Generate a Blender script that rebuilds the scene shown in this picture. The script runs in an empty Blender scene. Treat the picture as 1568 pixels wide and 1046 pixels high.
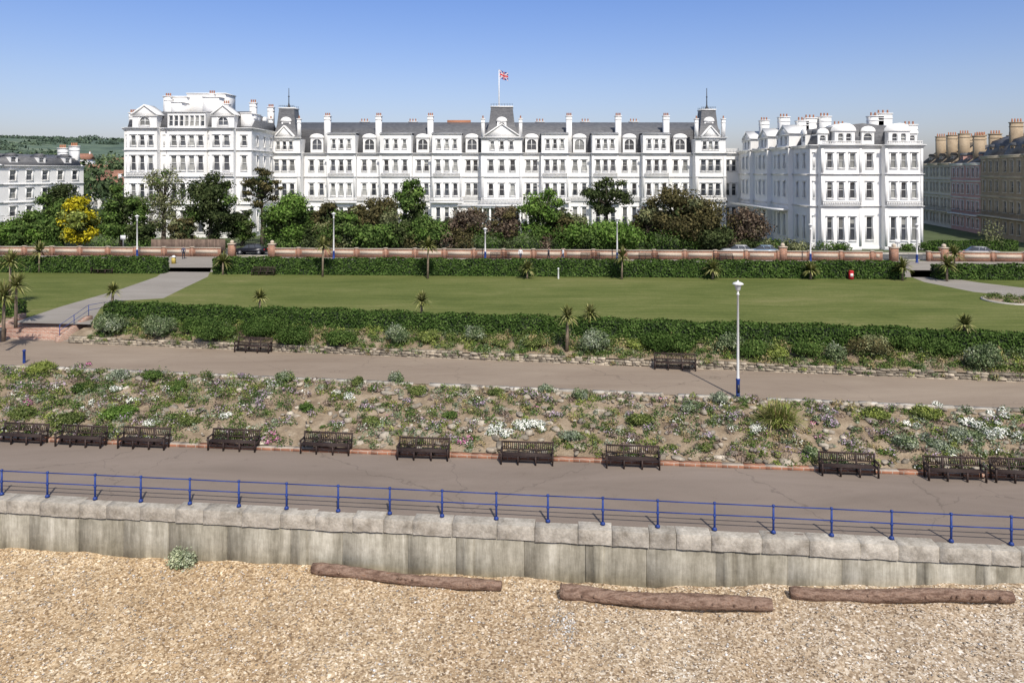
import bpy, math, random
import numpy as np
from mathutils import Vector, Matrix
random.seed(7)
RNG=np.random.default_rng(11)
F=1100.0; CX=784.0; HY=265.0; H=14.0
sc=bpy.context.scene
R=random.random
def U(a,b): return random.uniform(a,b)
def gp(px,py,z=0.0):
    Y=F*(H-z)/(py-HY); return Vector(((px-CX)*Y/F,Y,z))
def wx(px,Y): return (px-CX)*Y/F
def wz(py,Y): return H-(py-HY)*Y/F
# ------------------------------------------------------------ materials
def newmat(name):
    m=bpy.data.materials.new(name); m.use_nodes=True
    nt=m.node_tree; nt.nodes.clear()
    out=nt.nodes.new('ShaderNodeOutputMaterial')
    return m,nt,out
def N(nt,t,**kw):
    n=nt.nodes.new(t)
    for k,v in kw.items(): setattr(n,k,v)
    return n
def ramp(nt,stops):
    r=N(nt,'ShaderNodeValToRGB'); e=r.color_ramp.elements
    while len(e)<len(stops): e.new(0.5)
    for i,(p,c) in enumerate(stops):
        e[i].position=p; e[i].color=(c[0],c[1],c[2],1)
    return r
def mixc(nt,a,b,fac,mode='MIX'):
    m=N(nt,'ShaderNodeMix',data_type='RGBA',blend_type=mode)
    for s,v in ((m.inputs[0],fac),(m.inputs[6],a),(m.inputs[7],b)):
        if hasattr(v,'links') or hasattr(v,'is_output'): nt.links.new(v,s)
        else: s.default_value=v if not isinstance(v,tuple) else (v[0],v[1],v[2],1)
    return m.outputs[2]
def coords(nt,scale=(1,1,1),swap=False):
    tc=N(nt,'ShaderNodeTexCoord'); o=tc.outputs['Object']
    if swap:
        s=N(nt,'ShaderNodeSeparateXYZ'); c=N(nt,'ShaderNodeCombineXYZ')
        nt.links.new(o,s.inputs[0])
        a=N(nt,'ShaderNodeMath',operation='ADD'); nt.links.new(s.outputs[0],a.inputs[0]); nt.links.new(s.outputs[1],a.inputs[1])
        nt.links.new(a.outputs[0],c.inputs[0]); nt.links.new(s.outputs[2],c.inputs[1])
        o=c.outputs[0]
    m=N(nt,'ShaderNodeMapping'); m.inputs['Scale'].default_value=scale
    nt.links.new(o,m.inputs[0]); return m.outputs[0]
def noise(nt,vec,scale,detail=4,rough=.6,dist=0):
    n=N(nt,'ShaderNodeTexNoise'); n.inputs['Scale'].default_value=scale; n.inputs['Detail'].default_value=detail
    n.inputs['Roughness'].default_value=rough; n.inputs['Distortion'].default_value=dist
    nt.links.new(vec,n.inputs['Vector']); return n.outputs['Fac']
def finish(nt,out,col,rough=.8,bump=None,bs=.3,bd=.02,metal=0,spec=.3):
    p=N(nt,'ShaderNodeBsdfPrincipled')
    if isinstance(col,tuple): p.inputs['Base Color'].default_value=(*col,1)
    else: nt.links.new(col,p.inputs['Base Color'])
    p.inputs['Roughness'].default_value=rough; p.inputs['Metallic'].default_value=metal
    p.inputs['Specular IOR Level'].default_value=spec
    if bump is not None:
        b=N(nt,'ShaderNodeBump'); b.inputs['Strength'].default_value=bs; b.inputs['Distance'].default_value=bd
        nt.links.new(bump,b.inputs['Height']); nt.links.new(b.outputs[0],p.inputs['Normal'])
    nt.links.new(p.outputs[0],out.inputs[0])
def mnoise(name,stops,scale=3,rough=.8,scale2=None,vs=(1,1,1),bs=.3,bd=.02,island=0,spec=.3,metal=0):
    m,nt,out=newmat(name); v=coords(nt,vs)
    f=noise(nt,v,scale,6); r=ramp(nt,stops); nt.links.new(f,r.inputs[0]); col=r.outputs[0]
    g=None
    if scale2:
        g=noise(nt,coords(nt),scale2,3,.7); r2=ramp(nt,[(.3,(.6,.6,.6)),(.7,(1.3,1.3,1.3))]); nt.links.new(g,r2.inputs[0])
        col=mixc(nt,col,r2.outputs[0],.6,'MULTIPLY')
    if island:
        gi=N(nt,'ShaderNodeNewGeometry'); r3=ramp(nt,[(0,(1-island,)*3),(1,(1+island*.6,)*3)]); nt.links.new(gi.outputs['Random Per Island'],r3.inputs[0])
        col=mixc(nt,col,r3.outputs[0],1.0,'MULTIPLY')
    finish(nt,out,col,rough,g if g is not None else f,bs,bd,metal,spec)
    return m
def mleaf(name,c1,c2,c3,trans=0,clump=.45):
    m,nt,out=newmat(name)
    gi=N(nt,'ShaderNodeNewGeometry'); r=ramp(nt,[(0,c1),(.55,c2),(1,c3)]); nt.links.new(gi.outputs['Random Per Island'],r.inputs[0])
    f=noise(nt,coords(nt),clump,3); r2=ramp(nt,[(.35,(.62,.66,.62)),(.65,(1.3,1.26,1.12))]); nt.links.new(f,r2.inputs[0])
    col=mixc(nt,r.outputs[0],r2.outputs[0],.9,'MULTIPLY')
    d=N(nt,'ShaderNodeBsdfDiffuse'); nt.links.new(col,d.inputs[0])
    nt.links.new(d.outputs[0],out.inputs[0])
    return m
def mplain(name,c,rough=.5,metal=0,spec=.5,var=.12,scale=4):
    a=tuple(x*(1-var) for x in c); b=tuple(min(1,x*(1+var)) for x in c)
    return mnoise(name,[(.3,a),(.7,b)],scale,rough,bs=.05,spec=spec,metal=metal)
def mbrick(name,c1,c2,mortar,scale=1.0,bw=.5,bh=.25,ms=.02,rough=.9):
    m,nt,out=newmat(name); v=coords(nt,(1,1,1),swap=True)
    b=N(nt,'ShaderNodeTexBrick'); b.inputs['Scale'].default_value=scale; b.inputs['Brick Width'].default_value=bw; b.inputs['Row Height'].default_value=bh
    b.inputs['Mortar Size'].default_value=ms; b.inputs['Color1'].default_value=(*c1,1); b.inputs['Color2'].default_value=(*c2,1); b.inputs['Mortar'].default_value=(*mortar,1)
    nt.links.new(v,b.inputs['Vector'])
    g=noise(nt,coords(nt),3,5); r2=ramp(nt,[(.3,(.65,.65,.65)),(.7,(1.2,1.2,1.2))]); nt.links.new(g,r2.inputs[0])
    col=mixc(nt,b.outputs['Color'],r2.outputs[0],.7,'MULTIPLY')
    finish(nt,out,col,rough,b.outputs['Fac'],-.4,.02); return m

M={}
M['white']=mnoise('white_render',[(.25,(.74,.73,.70)),(.55,(.83,.82,.80)),(.8,(.86,.85,.83))],.5,.75,scale2=None,vs=(1,1,.35),bs=.03)
M['trim']=mnoise('white_stucco_trim',[(.3,(.78,.77,.745)),(.7,(.87,.86,.84))],.8,.7,bs=.03)
M['frame']=mplain('painted_sash',(.78,.78,.76),.4,var=.04)
M['slate']=mnoise('roof_slate',[(.3,(.09,.092,.10)),(.7,(.18,.18,.185))],1.2,.55,scale2=7,vs=(1,1,4),bs=.3)
M['lead']=mnoise('lead_roof',[(.3,(.36,.37,.39)),(.7,(.5,.51,.53))],.6,.6)
def mglass(name,c,rough=.08):
    m,nt,out=newmat(name); gi=N(nt,'ShaderNodeNewGeometry'); r=ramp(nt,[(0,tuple(x*.5 for x in c)),(1,tuple(x*1.6 for x in c))]); nt.links.new(gi.outputs['Random Per Island'],r.inputs[0])
    finish(nt,out,r.outputs[0],rough,spec=.6); return m
M['glass']=mglass('window_glass',(.055,.060,.07))
M['glass2']=mglass('curtained_glass',(.24,.24,.225),.3)
M['pot']=mplain('terracotta',(.36,.16,.09),.9)
M['iron']=mplain('dark_iron',(.03,.03,.035),.5)
M['blue']=mnoise('blue_paint',[(.3,(.014,.035,.17)),(.65,(.022,.055,.24)),(.8,(.06,.075,.18))],5,.5,bs=.05)
M['lampwhite']=mplain('white_lamp_paint',(.72,.72,.70),.4,var=.05)
M['lampglass']=mplain('frosted_glass',(.55,.56,.55),.15,var=.03)
M['wood']=mnoise('dark_bench_wood',[(.3,(.024,.015,.013)),(.7,(.06,.038,.032))],6,.6,vs=(1,6,6),island=.35,bs=.3)
M['metalgrey']=mplain('galvanised_metal',(.25,.25,.26),.5,metal=.5)
M['brick']=mbrick('red_brick',(.38,.17,.10),(.28,.13,.08),(.40,.34,.28),1,.45,.15,.015)
M['panel']=mplain('stone_panel',(.50,.42,.33),.9)
M['coping']=mnoise('granite_coping',[(.24,(.19,.165,.13)),(.42,(.32,.29,.245)),(.6,(.43,.395,.34)),(.78,(.54,.505,.44))],1.7,.9,scale2=9,island=.16,bs=.6,bd=.05)
M['step']=mbrick('brick_steps',(.40,.23,.17),(.34,.19,.14),(.4,.33,.27),1,.3,.12,.02)
M['kerb']=mnoise('pale_kerb_stone',[(.3,(.34,.31,.26)),(.7,(.56,.52,.46))],1.4,.9,island=.3,bs=.3)
M['rock']=mnoise('rockery_stone',[(.3,(.22,.18,.135)),(.7,(.50,.445,.36))],2.5,.95,scale2=12,island=.5,bs=.6)
M['rubble']=mnoise('rubble_stone',[(.3,(.22,.185,.14)),(.7,(.50,.43,.33))],2.1,.95,scale2=14,island=.5,bs=.7)
M['bark']=mnoise('bark',[(.3,(.07,.055,.045)),(.7,(.18,.145,.115))],4,.95,vs=(2,2,.4),bs=.6)
M['core']=mplain('hedge_dark_core',(.018,.03,.011),1,var=.4)  # very dark green for the solid box behind the hedge leaves
M['pole']=mplain('cordyline_trunk',(.22,.17,.12),.95,var=.4)
M['l_dark']=mleaf('dark_foliage',(.022,.032,.014),(.048,.066,.027),(.10,.122,.055))
M['l_green']=mleaf('green_foliage',(.034,.062,.018),(.078,.132,.036),(.16,.225,.07))
M['l_bright']=mleaf('bright_foliage',(.055,.11,.02),(.112,.195,.042),(.20,.29,.085))
M['l_brown']=mleaf('olive_brown_foliage',(.037,.036,.018),(.084,.076,.036),(.165,.14,.07))
M['l_purple']=mleaf('copper_foliage',(.06,.042,.034),(.13,.095,.075),(.22,.18,.14))
M['l_yellow']=mleaf('golden_foliage',(.28,.24,.01),(.50,.42,.025),(.64,.56,.06))
M['l_pale']=mleaf('pale_new_foliage',(.09,.10,.05),(.18,.195,.10),(.30,.31,.18))
M['l_hedge']=mleaf('hedge_foliage',(.024,.046,.012),(.052,.095,.023),(.105,.16,.05),0,.9)
M['l_grey']=mleaf('silver_foliage',(.12,.15,.10),(.24,.28,.20),(.42,.45,.38),0,2)
M['l_sage']=mleaf('sage_foliage',(.045,.075,.035),(.12,.165,.078),(.30,.345,.22),0,2)
M['l_mix']=mleaf('rockery_foliage',(.045,.068,.02),(.115,.152,.045),(.25,.27,.115),0,1.2)
M['l_lime']=mleaf('lime_foliage',(.11,.14,.03),(.215,.265,.065),(.35,.385,.135),0,1.5)
M['l_straw']=mleaf('straw_grass',(.20,.15,.08),(.33,.26,.14),(.46,.39,.24),0,1.5)
M['l_heath']=mleaf('heath_foliage',(.11,.085,.07),(.23,.17,.145),(.35,.27,.245),0,1.5)
M['f_white']=mleaf('white_petals',(.70,.70,.69),(.84,.84,.82),(.88,.88,.87),0,3)
M['f_purple']=mleaf('mauve_petals',(.26,.18,.27),(.42,.31,.44),(.60,.50,.61),0,3)
M['f_pink']=mleaf('magenta_petals',(.40,.09,.25),(.58,.22,.40),(.70,.42,.55),0,3)
M['cord']=mleaf('cordyline_blades',(.07,.085,.025),(.19,.20,.07),(.36,.34,.17),0,2)
def mshingle():
    m,nt,out=newmat('beach_shingle'); v=coords(nt)
    def vor(sc_):
        vo=N(nt,'ShaderNodeTexVoronoi'); vo.inputs['Scale'].default_value=sc_; nt.links.new(v,vo.inputs['Vector'])
        s=N(nt,'ShaderNodeSeparateColor'); nt.links.new(vo.outputs['Color'],s.inputs[0]); return vo,s
    vo,s=vor(21); vo2,s2=vor(11)
    st=[(0,(.17,.125,.085)),(.3,(.37,.285,.195)),(.65,(.54,.44,.315)),(.88,(.66,.585,.475)),(1,(.88,.85,.79))]
    r=ramp(nt,st); nt.links.new(s.outputs[0],r.inputs[0]); rb=ramp(nt,st); nt.links.new(s2.outputs[1],rb.inputs[0])
    sel=ramp(nt,[(.62,(0,0,0)),(.64,(1,1,1))]); nt.links.new(s2.outputs[0],sel.inputs[0])
    base=mixc(nt,r.outputs[0],rb.outputs[0],sel.outputs[0])
    f=noise(nt,v,.22,6,.65); r2=ramp(nt,[(.3,(.86,.80,.72)),(.52,(1,.97,.92)),(.7,(1.10,1.12,1.13))]); nt.links.new(f,r2.inputs[0])
    g=noise(nt,v,3.5,3,.7); rg=ramp(nt,[(.3,(.84,.84,.84)),(.7,(1.1,1.1,1.1))]); nt.links.new(g,rg.inputs[0])
    sx=N(nt,'ShaderNodeSeparateXYZ'); nt.links.new(v,sx.inputs[0]); mr=N(nt,'ShaderNodeMapRange'); mr.inputs[1].default_value=-12; mr.inputs[2].default_value=14; nt.links.new(sx.outputs[0],mr.inputs[0])
    r3=ramp(nt,[(0,(1.06,.96,.81)),(1,(.97,.955,.96))]); nt.links.new(mr.outputs[0],r3.inputs[0])
    col=mixc(nt,mixc(nt,mixc(nt,base,r2.outputs[0],.9,'MULTIPLY'),r3.outputs[0],1,'MULTIPLY'),rg.outputs[0],1,'MULTIPLY')
    finish(nt,out,col,.85,vo.outputs['Distance'],-.5,.03); return m
M['shingle']=mshingle()
def masphalt(name,a,b,crack=True):
    m,nt,out=newmat(name); v=coords(nt)
    f=noise(nt,coords(nt,(.25,1,1)),.35,8,.65,.6); r=ramp(nt,[(.28,a),(.5,tuple((x+y)/2 for x,y in zip(a,b))),(.72,b)]); nt.links.new(f,r.inputs[0])
    g=noise(nt,v,30,3,.8); r2=ramp(nt,[(.3,(.78,.78,.78)),(.7,(1.2,1.2,1.2))]); nt.links.new(g,r2.inputs[0])
    col=mixc(nt,r.outputs[0],r2.outputs[0],.8,'MULTIPLY')
    if crack:
        nz=N(nt,'ShaderNodeTexNoise'); nz.inputs['Scale'].default_value=1.2; nz.inputs['Detail'].default_value=5; nt.links.new(v,nz.inputs['Vector'])
        va=N(nt,'ShaderNodeVectorMath',operation='MULTIPLY_ADD'); nt.links.new(nz.outputs['Color'],va.inputs[0]); va.inputs[1].default_value=(1.6,1.6,0); nt.links.new(v,va.inputs[2])
        vo=N(nt,'ShaderNodeTexVoronoi',feature='DISTANCE_TO_EDGE'); vo.inputs['Scale'].default_value=.10; nt.links.new(va.outputs[0],vo.inputs['Vector'])
        rc=ramp(nt,[(0,(.62,.62,.62)),(.003,(1,1,1))]); nt.links.new(vo.outputs['Distance'],rc.inputs[0])
        col=mixc(nt,col,rc.outputs[0],.7,'MULTIPLY')
        h=noise(nt,v,1.3,4,.7); rh=ramp(nt,[(.6,(1,1,1)),(.72,(.86,.85,.84))]); nt.links.new(h,rh.inputs[0]); col=mixc(nt,col,rh.outputs[0],.8,'MULTIPLY')
    finish(nt,out,col,.92,g,.3,.01); return m
M['prom']=masphalt('promenade_asphalt',(.185,.147,.118),(.275,.222,.183))
M['prom2']=masphalt('upper_promenade_asphalt',(.235,.18,.135),(.34,.272,.208))
M['path']=masphalt('path_asphalt',(.24,.215,.185),(.34,.31,.275),False)
M['road']=masphalt('road_asphalt',(.07,.07,.072),(.12,.12,.122),False)
M['soil']=mnoise('rockery_soil',[(.25,(.16,.118,.078)),(.5,(.30,.23,.155)),(.75,(.44,.36,.265))],1.1,.95,scale2=9,bs=.8,bd=.06)
def mlawn():
    m,nt,out=newmat('lawn_grass'); 
    f=noise(nt,coords(nt,(.35,1,1)),.22,8,.72,.5); r=ramp(nt,[(.3,(.085,.108,.030)),(.45,(.12,.142,.042)),(.58,(.155,.168,.058)),(.72,(.235,.215,.10))]); nt.links.new(f,r.inputs[0])
    g=noise(nt,coords(nt),7,5,.75); r2=ramp(nt,[(.3,(.68,.72,.66)),(.7,(1.25,1.22,1.18))]); nt.links.new(g,r2.inputs[0])
    w=N(nt,'ShaderNodeTexWave',bands_direction='Y'); w.inputs['Scale'].default_value=.28; w.inputs['Distortion'].default_value=1.2; w.inputs['Detail'].default_value=2; nt.links.new(coords(nt,(.15,1,1)),w.inputs['Vector'])
    r3=ramp(nt,[(.2,(.93,.94,.93)),(.8,(1.05,1.04,1.02))]); nt.links.new(w.outputs['Fac'],r3.inputs[0])
    col=mixc(nt,mixc(nt,r.outputs[0],r2.outputs[0],.8,'MULTIPLY'),r3.outputs[0],1,'MULTIPLY')
    finish(nt,out,col,.95,g,.4,.03,spec=.1); return m
M['lawn']=mlawn()
def mconc():
    m,nt,out=newmat('stained_concrete')
    f=noise(nt,coords(nt,(1,1,.10)),1.5,8,.78,.2); r=ramp(nt,[(.28,(.13,.115,.09)),(.42,(.25,.23,.185)),(.54,(.36,.335,.28)),(.66,(.49,.46,.395)),(.78,(.64,.61,.55))]); nt.links.new(f,r.inputs[0])
    g=noise(nt,coords(nt),3,8,.7); r2=ramp(nt,[(.3,(.68,.67,.64)),(.7,(1.2,1.2,1.2))]); nt.links.new(g,r2.inputs[0])
    s=N(nt,'ShaderNodeSeparateXYZ'); nt.links.new(coords(nt),s.inputs[0])
    rz=ramp(nt,[(0,(.74,.73,.60)),(1,(1,1,1))]); mr=N(nt,'ShaderNodeMapRange'); mr.inputs[1].default_value=-2.3; mr.inputs[2].default_value=-1.4; nt.links.new(s.outputs[2],mr.inputs[0]); nt.links.new(mr.outputs[0],rz.inputs[0])
    gi=N(nt,'ShaderNodeNewGeometry'); r4=ramp(nt,[(0,(.82,.81,.78)),(1,(1.1,1.1,1.1))]); nt.links.new(gi.outputs['Random Per Island'],r4.inputs[0])
    col=mixc(nt,mixc(nt,r.outputs[0],r2.outputs[0],.8,'MULTIPLY'),rz.outputs[0],.6,'MULTIPLY')
    col=mixc(nt,col,r4.outputs[0],1,'MULTIPLY')
    finish(nt,out,col,.9,g,.5,.04); return m
M['conc']=mconc()
M['log']=mnoise('weathered_timber',[(.25,(.08,.05,.035)),(.42,(.17,.105,.075)),(.58,(.29,.20,.15)),(.68,(.20,.11,.07)),(.8,(.38,.18,.09))],2.6,.9,scale2=14,vs=(.9,3,3),bs=.9,bd=.06,island=.2)
M['pebble']=mnoise('loose_pebbles',[(.3,(.38,.30,.22)),(.7,(.64,.57,.48))],2,.8,island=.6)
M['hill']=mnoise('hazy_downland',[(.38,(.07,.105,.08)),(.52,(.105,.15,.105)),(.66,(.19,.23,.15))],.005,1,scale2=.03)  # distance haze is mixed into these greens
M['farleaf']=mleaf('distant_foliage',(.045,.068,.04),(.085,.125,.065),(.16,.205,.105),0,.03)
M['field']=mnoise('ground_grass',[(.3,(.06,.08,.03)),(.7,(.11,.14,.06))],.08,1,scale2=2)
# ------------------------------------------------------------ mesh builder
def link(o,parent=None):
    sc.collection.objects.link(o)
    if parent: o.parent=parent
    return o
class MB:
    def __init__(s): s.v=[];s.f=[];s.m=[];s.q=[];s.M=None
    def av(s,pts):
        b=len(s.v)
        if s.M is not None: pts=[tuple(s.M@Vector(p)) for p in pts]
        s.v.extend([tuple(p) for p in pts]); return b
    def poly(s,pts,m=0):
        b=s.av(pts); s.f.append(tuple(range(b,b+len(pts)))); s.m.append(m)
    def hexa(s,pts,m=0):
        b=s.av(pts)
        for q in ((0,3,2,1),(4,5,6,7),(0,1,5,4),(1,2,6,5),(2,3,7,6),(3,0,4,7)):
            s.f.append(tuple(b+i for i in q)); s.m.append(m)
    def box(s,x0,x1,y0,y1,z0,z1,m=0,taper=0):
        t=taper
        s.hexa([(x0,y0,z0),(x1,y0,z0),(x1,y1,z0),(x0,y1,z0),(x0+t,y0+t,z1),(x1-t,y0+t,z1),(x1-t,y1-t,z1),(x0+t,y1-t,z1)],m)
    def cyl(s,p0,p1,r0,r1,n=8,m=0):
        p0=Vector(p0);p1=Vector(p1); d=(p1-p0); 
        if d.length<1e-6: return
        d.normalize(); a=d.orthogonal().normalized(); c=d.cross(a)
        pts=[]
        for p,r in ((p0,r0),(p1,r1)):
            for i in range(n):
                t=2*math.pi*i/n; pts.append(p+a*math.cos(t)*r+c*math.sin(t)*r)
        b=s.av(pts)
        for i in range(n):
            j=(i+1)%n; s.f.append((b+i,b+j,b+n+j,b+n+i)); s.m.append(m)
        s.f.append(tuple(b+n-1-i for i in range(n))); s.m.append(m)
        s.f.append(tuple(b+n+i for i in range(n))); s.m.append(m)
    def lathe(s,c,prof,n=14,m=0):
        c=Vector(c); pts=[]
        for r,z in prof:
            for i in range(n):
                t=2*math.pi*i/n; pts.append((c.x+r*math.cos(t),c.y+r*math.sin(t),c.z+z))
        b=s.av(pts)
        for k in range(len(prof)-1):
            for i in range(n):
                j=(i+1)%n; s.f.append((b+k*n+i,b+k*n+j,b+(k+1)*n+j,b+(k+1)*n+i)); s.m.append(m)
    def prism(s,pts,a,b,axis='y',m=0):
        mk=(lambda u,z,t:(u,t,z)) if axis=='y' else (lambda u,z,t:(t,u,z))
        n=len(pts); P=[mk(u,z,a) for u,z in pts]+[mk(u,z,b) for u,z in pts]; o=s.av(P)
        s.f.append(tuple(o+i for i in range(n))); s.m.append(m)
        s.f.append(tuple(o+n+n-1-i for i in range(n))); s.m.append(m)
        for i in range(n):
            j=(i+1)%n; s.f.append((o+j,o+i,o+n+i,o+n+j)); s.m.append(m)
    def leaves(s,c,rad,n,size,m=0,shell=.35,jit=.9,asp=.55,cut=-9,lump=0):
        n=int(n)
        d=RNG.normal(size=(n,3)); d/=np.linalg.norm(d,axis=1,keepdims=True)
        r=RNG.random(n)**shell
        if lump: r=r*(1+lump*np.sin(d[:,0]*7+c[0]*3)*np.sin(d[:,1]*6+c[1]*5)*np.sin(d[:,2]*8))
        p=np.array(c)+d*np.array(rad)*r[:,None]
        k=d[:,2]>cut; d=d[k];p=p[k]; s.lq(p,d,size,m,jit,asp)
    def lq(s,p,d,size,m=0,jit=.9,asp=.55):
        n=len(p)
        nr=d+RNG.normal(size=(n,3))*jit*.6; nr/=np.linalg.norm(nr,axis=1,keepdims=True)
        t=np.cross(nr,RNG.normal(size=(n,3))); t/=np.linalg.norm(t,axis=1,keepdims=True); b=np.cross(nr,t)
        sz=(size*(.6+.8*RNG.random(n)))[:,None]
        q=np.stack([p-t*sz,p-b*sz*asp,p+t*sz,p+b*sz*asp],1)
        s.q.append((q.reshape(-1,3),m))
    def build(s,name,mats,parent=None,smooth=False,data_only=False):
        v=np.array(s.v,dtype=np.float32).reshape(-1,3); lv=[i for f in s.f for i in f]
        ls=[];k=0
        for f in s.f: ls.append(k); k+=len(f)
        mi=list(s.m); lv=np.array(lv,dtype=np.int32); ls=np.array(ls,dtype=np.int32); mi=np.array(mi,dtype=np.int32)
        vs=[v];lvs=[lv];lss=[ls];mis=[mi]; nv=len(v)
        for q,m in s.q:
            nq=len(q)//4; vs.append(q.astype(np.float32)); lvs.append(np.arange(nv,nv+len(q),dtype=np.int32)); lss.append(k+4*np.arange(nq,dtype=np.int32))
            mis.append(np.full(nq,m,dtype=np.int32)); nv+=len(q); k+=4*nq
        v=np.concatenate(vs);lv=np.concatenate(lvs);ls=np.concatenate(lss);mi=np.concatenate(mis)
        me=bpy.data.meshes.new(name); me.vertices.add(len(v)); me.vertices.foreach_set('co',v.ravel())
        me.loops.add(len(lv)); me.loops.foreach_set('vertex_index',lv)
        me.polygons.add(len(ls)); me.polygons.foreach_set('loop_start',ls)
        for mt in mats: me.materials.append(M[mt])
        me.polygons.foreach_set('material_index',mi)
        me.update(calc_edges=True); me.validate()
        if smooth: me.shade_smooth()
        if data_only: return me
        return link(bpy.data.objects.new(name,me),parent)
def inst(name,me,loc,rz=0,s=1):
    o=link(bpy.data.objects.new(name,me)); o.location=loc; o.rotation_euler=(0,0,rz); o.scale=(s,s,s) if not isinstance(s,tuple) else s
    return o
def empty(name,loc=(0,0,0)):
    e=bpy.data.objects.new(name,None); e.location=loc; return link(e)
# ------------------------------------------------------------ site lines
def WY(X): return 28.55-.1026*X
def AY(X): return 35.24-.0952*X
def BY(X): return 41.8-.1445*X
def CY(X): return 47.9-.1563*X
def GY(X): return 50.8-.1624*X
def EY(X): return 79.8-.052*X
def KY(X): return 96.5-.055*X
def beachz(X,Y):
    t=min(1,max(0,(X-4)/16)); t=t*t*(3-2*t)
    b=-2.12+.85*t
    d=max(0,WY(X)-Y)
    return b-.02*d*t*2 + .05*math.sin(X*.7+Y*.5)+.04*math.sin(X*1.9-Y*1.3)+.03*math.sin(X*4.1+Y*2.7)
def strip(name,fa,fb,za,zb,X0,X1,nx,ny,mat,bump=0,power=1):
    mb=MB(); pts=[]
    for i in range(nx+1):
        X=X0+(X1-X0)*i/nx
        for j in range(ny+1):
            t=j/ny; Y=fa(X)*(1-t)+fb(X)*t
            z=za+(zb-za)*t**power
            if bump and 0<j<ny: z+=bump*(math.sin(X*1.7+Y*2.1)+math.sin(X*3.9-Y*1.7)+U(-.8,.8))*.5
            pts.append((X,Y,z))
    mb.v=pts
    for i in range(nx):
        for j in range(ny):
            a=i*(ny+1)+j; mb.f.append((a,a+ny+1,a+ny+2,a+1)); mb.m.append(0)
    return mb.build(name,[mat],smooth=bool(bump))
XL,XR=-110,90
mb=MB(); nx,ny=260,60
for i in range(nx+1):
    X=-60+110*i/nx
    for j in range(ny+1):
        Y=-5+(WY(X)+.3+5)*(j/ny)**.7
        mb.v.append((X,Y,beachz(X,Y)))
for i in range(nx):
    for j in range(ny):
        a=i*(ny+1)+j; mb.f.append((a,a+ny+1,a+ny+2,a+1)); mb.m.append(0)
mb.build('shingle_beach',['shingle'],smooth=True)
mb=MB(); n=12000
PX=RNG.uniform(-22,20,n); PY=RNG.uniform(21,31,n)
def peb(x,y,r,m):
    z=beachz(x,y)+r*.3; a=R()*6.28; ca,sa=math.cos(a),math.sin(a); e=U(1,1.6); b=len(mb.v)
    for dx,dy,dz in ((e,0,0),(0,1,0),(-e,0,0),(0,-1,0),(0,0,.6),(0,0,-.6)):
        mb.v.append((x+r*(dx*ca-dy*sa),y+r*(dx*sa+dy*ca),z+r*dz))
    for t in ((0,1,4),(1,2,4),(2,3,4),(3,0,4),(1,0,5),(2,1,5),(3,2,5),(0,3,5)):
        mb.f.append(tuple(b+i for i in t)); mb.m.append(m)
for x,y in zip(PX,PY):
    if y<WY(x)-.15: peb(x,y,.02+.042*R()**3,0 if R()<.86 else 1)
c=gp(866,950,-1.9)
for i in range(260): peb(c.x+RNG.normal()*.28,c.y+RNG.normal()*.6,U(.02,.05),random.choice([0,1]))
M['pebble2']=mnoise('pale_flints',[(.3,(.5,.48,.45)),(.7,(.72,.71,.69))],2,.8,island=.5)
mb.build('loose_pebbles',['pebble','pebble2'],smooth=True)
strip('lower_promenade',lambda X:WY(X)+.4,AY,0,0,XL,XR,40,2,'prom')
strip('planted_bank_ground',AY,BY,.10,1.48,XL,XR,420,14,'soil',.10,.9)
strip('upper_promenade',BY,lambda X:CY(X)+.3,1.5,1.5,XL,XR,40,2,'prom2')
strip('plaza_paving',lambda X:CY(X)+.3,lambda X:GY(X)+.3,1.5,1.5,-39.6,-32.4,4,2,'path')
strip('border_bed_ground',CY,GY,1.9,2.42,-32.7,XR,200,6,'soil',.05)
strip('border_bed_ground',CY,GY,1.9,2.42,XL,-39.4,60,6,'soil',.05)
mb=MB()
xs=[XL+ (XR-XL)*i/20 for i in range(21)]
for i in range(20):
    a,b=xs[i],xs[i+1]; mb.poly([(a,GY(a),2.5),(b,GY(b),2.5),(b,77,2.5),(a,77,2.5)],0)
mb.build('lawn',['lawn'])
mb=MB(); mb.poly([(-140,77,2.5),(140,77,2.5),(140,101,2.5),(-140,103,2.5)],0)
mb.poly([(-6000,103,2.5),(-140,103,2.5),(140,101,2.5),(6000,101,2.5),(6000,9000,2.5),(-6000,9000,2.5)],1)
mb.build('ground',['lawn','field'])
strip('parade_pavement',lambda X:EY(X)+1.7,lambda X:KY(X)+.2,2.504,2.504,-130,130,10,1,'path')
strip('parade_road',lambda X:KY(X)+1.0,lambda X:KY(X)+8,2.508,2.508,-130,130,10,1,'road')
mb=MB()
for i in range(50):
    x=-100+i*4; y=KY(x)+4.5; mb.poly([(x,y-.06,2.513),(x+2,y-.17,2.513),(x+2,y-.05,2.513),(x,y+.06,2.513)])
M['paint']=mplain('road_paint',(.7,.7,.68),.7); mb.build('road_markings',['paint'])
mb=MB()
for i in range(130):
    x=-130+i*2; 
    for off,h in ((.85,.12),(8.0,.12)):
        y=KY(x)+off; mb.box(x,x+1.97,y,y+.15,2.45,2.5+h)
mb.build('road_kerb',['kerb'])
strip('hotel_pavement',lambda X:KY(X)+8.15,lambda X:KY(X)+9.8,2.6,2.6,-130,130,10,1,'path')
def pathpoly(name,pts,z,mat):
    mb=MB(); mb.poly([gp(x,y,z) for x,y in pts][::-1]); return mb.build(name,[mat])
pathpoly('garden_path',[(258,410),(325,410),(318,424),(282,441),(250,457),(178,461),(155,470),(138,497),(20,494),(50,484),(92,470),(185,443),(240,424)],2.504,'path')
pathpoly('garden_path',[(1393,414),(1432,414),(1442,424),(1500,433),(1568,441),(1700,458),(1700,476),(1568,456),(1490,447),(1415,432),(1395,424)],2.504,'path')
ang=math.atan(-.1624)
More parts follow.
